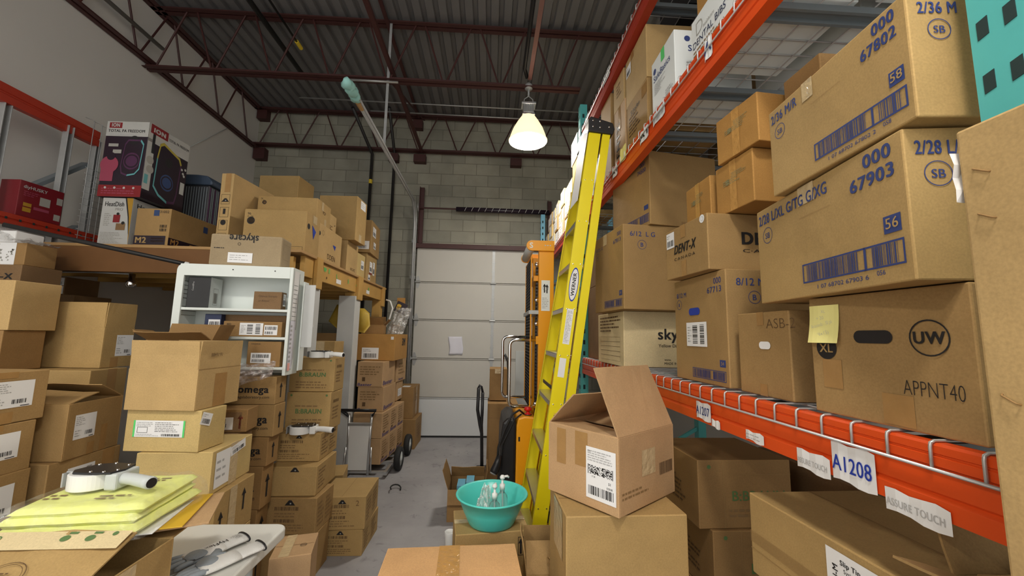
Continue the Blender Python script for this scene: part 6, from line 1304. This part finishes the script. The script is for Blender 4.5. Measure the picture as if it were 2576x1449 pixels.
loop(.176, 3.46, 1.01, 1.575); loop(.130, 3.93, 1.02, 1.60)
sb('handle_mount', (.40,3.43,1.54), (.425,3.49,1.61), 'stacker_yellow')
hd = MB(); hd.prism([(p-.40, q_) for p, q_ in ((.232,.22), (.40,.22), (.40,.90), (.385,.95), (.30,.955), (.250,.94), (.236,.88))], 3.32-3.7, 3.90-3.7, 'stacker_yellow'); hd.build('power_housing', st, bevel=.012)
cv = MB(); cv.prism([(p-.40, q_) for p, q_ in ((.10,.20), (.233,.20), (.237,.90), (.225,.935), (.17,.945), (.125,.90), (.11,.80))], 3.33-3.7, 3.88-3.7, 'plastic_black'); cv.build('battery_cover', st, bevel=.022)
m = MB()
for i in range(6): z_ = .40+i*.022; m.box(SP(.28+.006*i,3.3185,z_), SP(.345,3.321,z_+.009), 'plastic_black')
for z_ in (.76, .30): m.box(SP(.252,3.3185,z_), SP(.266,3.321,z_+.035), 'plastic_black')
m.build('louver', st)
m = MB(); m.lathe([(0,.0), (.028,0), (.028,.012), (.014,.016), (.014,.035), (.030,.037), (.032,.055), (.024,.064), (0,.066)], 'button_red', 24, SP(.335,3.40,.953)); m.build('stop_button', st, smooth=True)
m = MB(); m.lathe([(.018,.0), (.034,.002), (.034,.008), (0,.009)], 'plastic_black', 20, SP(.335,3.40,.952)); m.build('button_base', st)
m = MB(); m.tube([SP(.30,3.42,.96), SP(.26,3.36,1.0), SP(.20,3.33,.97), SP(.14,3.30,.86), SP(.09,3.29,.72), SP(.085,3.29,.60)], .009, 'rubber', 8); m.tube([SP(.28,3.40,.96), SP(.22,3.33,.93), SP(.12,3.30,.74), SP(.10,3.285,.5), SP(.11,3.285,.36), SP(.08,3.285,.27)], .006, 'rubber', 8); m.build('power_cord', st, smooth=True)
m = MB(); m.tube([SP(.10,3.29,.66), SP(.085,3.285,.60), SP(.065,3.28,.55), SP(.055,3.275,.53)], [.020,.028,.034,.030], 'plastic_black', 14); m.tube([SP(.056,3.275,.532), SP(.052,3.27,.525)], .026, 'plastic_grey', 14); m.build('plug', st, smooth=True)
for y_ in (3.45, 3.93): sb('base_leg', (.10,y_-.04,.03), (.80,y_+.06,.16), 'stacker_yellow'); 
sb('chassis', (.11,3.40,.10), (.55,4.0,.22), 'plastic_black')
for y_ in (3.46, 3.94):
    MB().tube([SP(.74,y_-.02,.045), SP(.74,y_+.04,.045)], .044, 'rubber', 18).build('wheel', st)
for y_ in (3.45, 3.96): MB().tube([SP(.18,y_-.02,.055), SP(.18,y_+.02,.055)], .054, 'rubber', 18).build('wheel', st)
# ------------------------------------------------------------------ pallet jack behind the basin
pj = thing('pallet_jack', 'black pallet jack handle standing upright behind the small open carton', 'pallet jack', (-.06, 4.35, 0))
m = MB(); m.tube([(-.045,0,1.05), (-.050,0,.82), (-.02,0,.66), (0,0,.58), (.012,0,.20)], .018, 'plastic_black', 10); m.tube([(.0,0,1.0), (.0,0,.80), (-.005,0,.66), (0,0,.58)], .017, 'plastic_black', 10); m.tube([(-.045,0,1.05), (-.035,0,1.075), (-.015,0,1.06), (0,0,1.0)], .013, 'plastic_black', 10); m.build('handle', pj, smooth=True)
MB().box((-.05,-.05,.06), (.06,.06,.24), 'plastic_black').build('pump', pj, bevel=.012)
for s in (-1, 1):
    MB().tube([(s*.02+.005,.0,.045), (s*.05+.005,.0,.045)], .044, 'rubber', 18).build('wheel', pj)
# tall dark curved handle behind the stacker
o = MB().tube([(.24,4.9,0.0), (.24,4.9,1.15), (.23,4.9,1.30), (.19,4.9,1.38), (.17,4.9,1.33)], .018, 'plastic_black', 10).build('cane_handle', smooth=True); tag(o, 'black curved handle rising behind the chrome loops', 'handle')
# metal angle piece leaning at the ladder foot
o = MB().bar((.33,2.10,.02), (.37,2.13,.72), .05, .004, 'galv', (1,-.6,0)).bar((.345,2.085,.02), (.385,2.115,.72), .004, .03, 'galv', (1,-.6,0)).build('slotted_angle', bevel=.001); tag(o, 'slotted grey steel angle leaning beside the ladder foot', 'metal bar')
